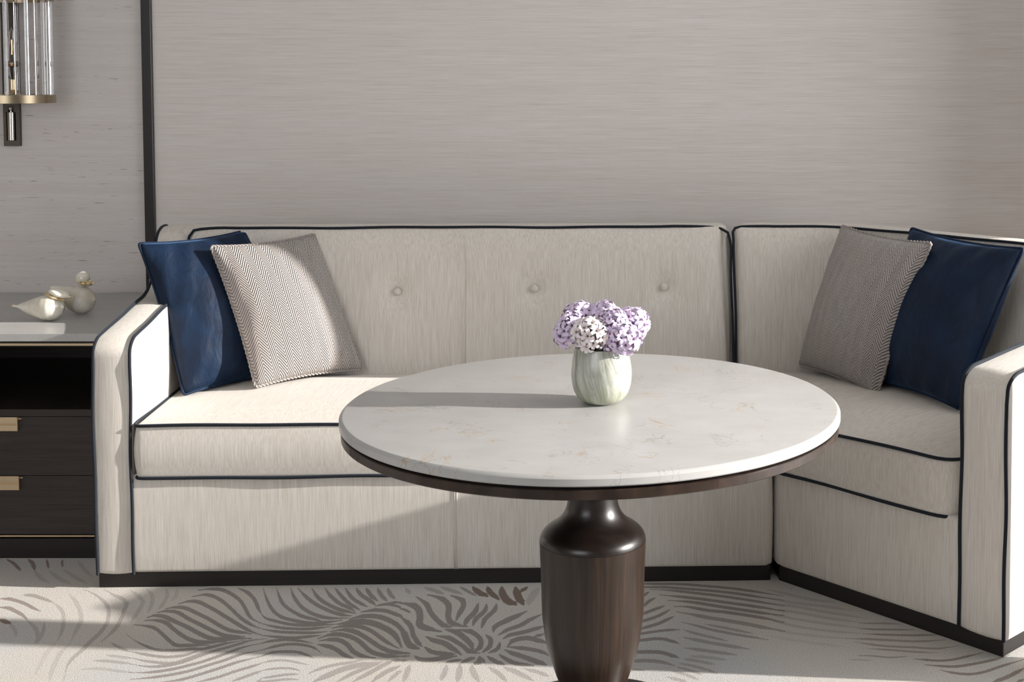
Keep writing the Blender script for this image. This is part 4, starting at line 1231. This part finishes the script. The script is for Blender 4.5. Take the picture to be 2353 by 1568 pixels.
def floret_mesh(mat, nm, seed):
    rs = np.random.RandomState(seed)
    V = []; F = []
    # short trumpet
    for i, (r, z) in enumerate([(.0012, -.011), (.0028, -.006), (.0030, -.001)]):
        for k in range(6):
            a = 2 * PI * k / 6
            V.append((r * math.cos(a), r * math.sin(a), z))
    for i in range(2):
        for k in range(6):
            l = (k + 1) % 6
            F.append((i*6+k, i*6+l, i*6+6+l, i*6+6+k))
    for k in range(6):
        a = 2 * PI * k / 6 + rs.uniform(-.12, .12)
        ln = rs.uniform(.88, 1.1)
        curl = rs.uniform(.7, 1.25)
        b = len(V)
        sec = [(.0022, -.001, .0016), (.0055, .0022, .0030), (.0090, .0030, .0034), (.0120, .0012 * curl, .0028), (.0138, -.0024 * curl, .0012)]
        for r, z, w in sec:
            for sgn, dz in ((-1, .0008), (0, 0), (1, .0008)):
                x, y = r * ln, sgn * w
                V.append((x * math.cos(a) - y * math.sin(a), x * math.sin(a) + y * math.cos(a), z + dz))
        for i in range(4):
            for j in range(2):
                F.append((b + i*3 + j, b + (i+1)*3 + j, b + (i+1)*3 + j + 1, b + i*3 + j + 1))
    me = bpy.data.meshes.new(nm)
    me.from_pydata(V, [], F); me.polygons.foreach_set('use_smooth', [True] * len(me.polygons))
    me.materials.append(mat); me.update()
    return me
FL = {m.name: [floret_mesh(m, 'floret', s) for s in (1, 2, 3)] for m in (PETAL_L, PETAL_W)}

heads = [  # dx, dy, z above table, radii, material, label
    ((-.020, -.045, .158), (.038, .036, .036), PETAL_W, 'blush white hyacinth head at the front of the vase'),
    ((.046, -.040, .147), (.038, .034, .034), PETAL_L, 'lilac hyacinth head spilling over the front right rim of the vase'),
    ((-.063, -.012, .160), (.034, .034, .040), PETAL_L, 'lilac hyacinth head at the far left of the bunch'),
    ((-.048, .030, .184), (.036, .034, .028), PETAL_L, 'lilac hyacinth head at the back left, highest of the bunch'),
    ((.006, .018, .186), (.034, .034, .028), PETAL_L, 'lilac hyacinth head at the middle top of the bunch'),
    ((.066, .010, .170), (.038, .036, .034), PETAL_L, 'lilac hyacinth head at the far right of the bunch'),
    ((.028, -.022, .177), (.030, .028, .026), PETAL_L, 'lilac hyacinth head between the white head and the right-hand ones'),
]
for hi, (c, rad, mat, lab) in enumerate(heads):
    c = np.array(c)
    h = thing('hyacinth', lab, 'flower', (VX, VY, TZ + .02), 0.0, 'hyacinths in the vase')
    lc = c - np.array([0, 0, .02])
    foot = np.array([c[0] * .25, c[1] * .25, .0])
    stm = tube('stem', catmull([foot, (foot + lc) / 2 * np.array([.75, .75, 1]), lc], .01), .0042, STEM, h, 8)
    nf = 34
    for k in range(nf):
        y = 1 - 2 * (k + .5) / nf
        rr = math.sqrt(max(0, 1 - y * y)); a = k * 2.39996 + hi
        d = np.array([rr * math.cos(a), rr * math.sin(a), y])
        if d[2] < -.75:
            continue
        p = lc + d * np.array(rad) * rng.uniform(.68, .86)
        # keep the florets off the rim
        rxy = math.hypot(p[0], p[1])
        if p[2] + .02 < .128 and rxy < .062:
            continue
        o = bpy.data.objects.new('floret', FL[mat.name][k % 3])
        dirv = Vector(d + rng.uniform(-.32, .32, 3) + np.array([0, 0, .15])).normalized()
        o.rotation_mode = 'QUATERNION'
        o.rotation_quaternion = dirv.to_track_quat('Z', 'X')
        sc = rng.uniform(1.12, 1.42)
        o.scale = (sc, sc, sc)
        o.location = p + np.array(dirv) * .006
        col.objects.link(o); o.parent = h

# ---------------------------------------------------------------- bedside cabinet
NX0, NX1, NY0, NY1 = -2.52, -1.700, 3.951, 4.718
cab = thing('bedside_cabinet', 'dark wood bedside cabinet with two drawers, open shelf and white marble top', 'cabinet', ((NX0 + NX1) / 2, (NY0 + NY1) / 2, 0))
OX, OY = (NX0 + NX1) / 2, (NY0 + NY1) / 2
def cb(name, x0, x1, y0, y1, z0, z1, mat, par=None, b=0.0):
    return box(name, x0 - OX, x1 - OX, y0 - OY, y1 - OY, z0, z1, mat, par or cab, b)
cb('marble_top', NX0, NX1, NY0, NY1, .6615, .685, MARBLE2, b=.0008)
cb('recess_strip', NX0 + .01, NX1 - .01, NY0 + .012, NY1, .655, .6616, BLACK)
cb('brass_strip', NX0, NX1, NY0 + .001, NY0 + .03, .6485, .6553, BRASS)
mb = MB()
for x0, x1, y0, y1, z0, z1 in [(NX0, NX1, NY0 + .03, NY1, .640, .655), (NX0, NX0 + .02, NY0 + .002, NY1, .06, .6485), (NX1 - .02, NX1, NY0 + .002, NY1, .06, .6485), (NX0, NX1, NY1 - .02, NY1, .06, .6485), (NX0 + .02, NX1 - .02, NY0 + .002, NY1, .434, .455), (NX0 + .02, NX1 - .02, NY0 + .03, NY1, .074, .086)]:
    mb.box(x0 - OX, x1 - OX, y0 - OY, y1 - OY, z0, z1)
mb.build('carcass', CABINET, cab)
hx0, hx1 = -2.24, -1.9515
for z0, z1 in ((.2555, .4330), (.0755, .2535)):
    dr = cb('drawer', NX0 + .003, NX1 - .003, NY0 - .001, NY0 + .02, z0, z1, CABINET)
    zt = z1
    hm = MB()
    f = NY0 - .001
    def hb(x0, x1, y0, y1, a, b):
        hm.box(x0 - OX, x1 - OX, y0 - OY, y1 - OY, a, b, .0006)
    hb(hx0, hx1, f - .011, f + .001, zt - .0405, zt - .0225)          # bar in front
    hb(hx1 - .0042, hx1, f - .011, f + .001, zt - .0230, zt + .0005)   # cheeks
    hb(hx0, hx0 + .0042, f - .011, f + .001, zt - .0230, zt + .0005)
    hb(hx0 + .003, hx1 - .003, f - .002, f + .001, zt - .0235, zt - .0004)   # scoop behind the bar
    hb(hx1 - .001, hx1 + .0095, f - .006, f + .001, zt - .0060, zt - .0025)  # end tab
    hm.build('handle', BRASS, dr)
cb('brass_strip', NX0, NX1, NY0 + .001, NY0 + .02, .0665, .0712, BRASS)
cb('plinth', NX0 + .003, NX1 - .003, NY0 + .004, NY1, 0, .0600, PLINTH)

# ---------------------------------------------------------------- glass birds
bird = thing('glass_bird', 'small gold-flecked glass bird with pointed tail, in front of the rounder bird', 'figurine', (-1.955, 4.168, .685), 0, 'glass birds on the bedside cabinet')
P = catmull([(-.114, 0, .047), (-.103, 0, .046), (-.088, 0, .045), (-.066, 0, .043), (-.040, 0, .042), (-.014, 0, .0415), (.010, 0, .042), (.029, 0, .042), (.042, 0, .042), (.0475, 0, .042)], .004)
xs = P[:, 0]
rad = np.interp(xs, [-.114, -.108, -.103, -.088, -.066, -.040, -.014, .006, .024, .037, .044, .0475], [.0035, .0045, .0035, .011, .0215, .0325, .0400, .0420, .0380, .027, .015, .001])
V, F = tube_data(P, 1.0, 28, False, rad); mesh('body', V, F, BIRD, bird)
Mr = np.array(Matrix.Rotation(math.radians(18), 3, 'Y'))
V, F = ellipsoid_data((.034, -.004, .0865), (.034, .024, .0125), 24, 14, Mr); hd = mesh('head', V, F, BIRD, bird)
Mr2 = np.array(Matrix.Rotation(math.radians(20), 3, 'Y'))
V, F = ellipsoid_data((.022, -.003, .0775), (.036, .025, .0075), 24, 12, Mr2); mesh('gold_collar', V, F, GOLD, bird)
q = catmull([(.052, -.006, .080), (.065, -.006, .0765), (.076, -.006, .0765)], .003)
V, F = tube_data(q, 1, 10, False, np.linspace(.0065, .0016, len(q))); mesh('beak', V, F, GOLD, hd)
V, F = ellipsoid_data((-.1165, 0, .047), (.0045, .004, .0042), 10, 8); mesh('tail_tip', V, F, GOLD, bird)

bird = thing('glass_bird', 'rounder gold-flecked glass bird with raised head, behind the pointed-tail bird', 'figurine', (-1.9135, 4.287, .685), 0, 'glass birds on the bedside cabinet')
P = catmull([(-.092, 0, .086), (-.070, 0, .079), (-.045, 0, .067), (-.020, 0, .055), (.004, 0, .0475), (.028, 0, .0455), (.044, 0, .046), (.0535, 0, .047)], .004)
rad = np.interp(P[:, 0], [-.092, -.07, -.045, -.020, .004, .022, .036, .046, .0535], [.004, .013, .026, .038, .0455, .0435, .034, .021, .002])
V, F = tube_data(P, 1.0, 28, False, rad); mesh('body', V, F, BIRD, bird)
V, F = ellipsoid_data((.015, -.004, .116), (.0225, .0215, .0235), 24, 16); hd = mesh('head', V, F, BIRD, bird)
V, F = ellipsoid_data((.022, -.006, .1035), (.026, .0225, .0105), 24, 12, np.array(Matrix.Rotation(math.radians(12), 3, 'Y'))); mesh('gold_collar', V, F, GOLD, bird)
q = catmull([(.036, -.010, .108), (.048, -.010, .102), (.0575, -.010, .102)], .003)
V, F = tube_data(q, 1, 10, False, np.linspace(.0075, .0018, len(q))); mesh('beak', V, F, GOLD, hd)

# ---------------------------------------------------------------- wall sconce
SX, SY = -2.246, 4.560
sc = thing('wall_sconce', 'crystal rod wall sconce with brass rings on the silk wallpaper', 'wall lamp', (SX, SY, 1.20))
Z0 = 1.20
R0 = .1345
def ring(name, z0, z1):
    lathe(name, [(R0 - .004, z0 - Z0), (R0, z0 - Z0 + .0008), (R0, z1 - Z0 - .0008), (R0 - .004, z1 - Z0), (R0 - .0175, z1 - Z0), (R0 - .0175, z0 - Z0), (R0 - .004, z0 - Z0)], BRASS_D, sc, 96, 30, cap=False)
ring('lower_ring', 1.3640, 1.3925)
ring('upper_ring', 1.7130, 1.7415)
rodm = None
for k in range(24):
    a = 2 * PI * k / 24 + .05
    if rodm is None:
        V = []; F = []
        hw_, hd_ = .0065, .0055
        pts = [(-hd_, -hw_ * .6), (-hd_ * .2, -hw_), (hd_, -hw_ * .55), (hd_, hw_ * .55), (-hd_ * .2, hw_), (-hd_, hw_ * .6)]
        for z in (1.385 - Z0, 1.722 - Z0):
            for x, y in pts: V.append((x, y, z))
        m = len(pts)
        for i in range(m): F.append((i, (i+1) % m, m + (i+1) % m, m + i))
        F.append(tuple(range(m - 1, -1, -1))); F.append(tuple(range(m, 2*m)))
        o = mesh('crystal_rod', V, F, GLASS, sc, False); fix_normals(o); rodm = o.data
    else:
        o = bpy.data.objects.new('crystal_rod', rodm); col.objects.link(o); o.parent = sc
    o.location = ((R0 - .0095) * math.cos(a), (R0 - .0095) * math.sin(a), 0)
    o.rotation_euler = (0, 0, a)
# back plate with a slot holding a turned pin
PX0, PX1, PYF = -2.3545, -2.298, WY - .016
mb = MB()
def pb(x0, x1, y0, y1, z0, z1): mb.box(x0 - SX, x1 - SX, y0 - SY, y1 - SY, z0 - Z0, z1 - Z0)
zb, zs0, zs1, zt = 1.2095, 1.2290, 1.330, 1.80
sl0, sl1 = -2.3440, -2.3100
pb(PX0, PX1, PYF, WY, zb, zs0); pb(PX0, sl0, PYF, WY, zs0, zs1); pb(sl1, PX1, PYF, WY, zs0, zs1); pb(PX0, PX1, PYF, WY, zs1 + .018, zt)
pb(PX0, PX1, PYF + .013, WY, zs0, zt)
pb(PX0, -2.3365, PYF, WY, zs1, zs1 + .018); pb(-2.3175, PX1, PYF, WY, zs1, zs1 + .018)
mb.build('back_plate', BRONZE, sc)
V, F = lathe_data([(.0, 1.2300), (.0112, 1.2300), (.0115, 1.2305), (.0115, 1.3285), (.0108, 1.329), (.003, 1.329), (.003, 1.336), (.0062, 1.339), (.0075, 1.3435), (.0062, 1.348), (.0, 1.3505)], 24)
pin = mesh('pin', [(x - 2.3265 - SX, y + PYF - .001 - SY, z - Z0) for x, y, z in V], F, STEEL, sc); fix_normals(pin); auto_smooth(pin, 30)
V, F = tube_data(catmull([(-2.3262 - SX, PYF - SY, 1.50 - Z0), (-2.29 - SX, PYF - .07 - SY, 1.50 - Z0), (0, 0, 1.50 - Z0)], .02), .009, 10)
mesh('arm', V, F, BRASS_D, sc)
V, F = lathe_data([(.0, 1.395), (.022, 1.395), (.026, 1.40), (.017, 1.405), (.0125, 1.41), (.0125, 1.445), (.0, 1.445)], 24)
cnd = mesh('candle_sleeve', [(x, y, z - Z0) for x, y, z in V], F, BRASS, sc); auto_smooth(cnd, 30)
BULB = NT('bulb_glass'); BULB.set(Roughness=.03, Transmission_Weight=1.0, IOR=1.2).base((.95, .95, .95))
q = [(.0, 1.445), (.010, 1.448), (.0165, 1.48), (.0185, 1.51), (.0165, 1.555), (.010, 1.60), (.0, 1.625)]
V, F = lathe_data(q, 20); bulb = mesh('bulb', [(x, y, z - Z0) for x, y, z in V], F, BULB.m, sc)
FIL = NT('filament'); FIL.b.inputs['Emission Color'].default_value = (1.0, .45, .12, 1); FIL.set(Emission_Strength=5.0)
tube('filament', [(.0, 0, 1.530 - Z0), (.001, 0, 1.55 - Z0), (0, 0, 1.58 - Z0)], .0010, FIL.m, bulb, 6)

# ---------------------------------------------------------------- out of frame: pedestal added as unseen caster of the floor shadow stripe
ped = thing('shadow_caster', 'unseen stand-in pedestal added to cast the shadow stripe on the floor', 'pedestal', (1.05, 3.168, 0))
box('base', -.080, .080, -.075, .075, 0, .04, PLINTH, ped, b=.003)
box('shaft', -.075, .075, -.073, .073, .04, .92, PLINTH, ped, b=.003)
box('top', -.080, .080, -.076, .076, .92, .95, PLINTH, ped, b=.003)
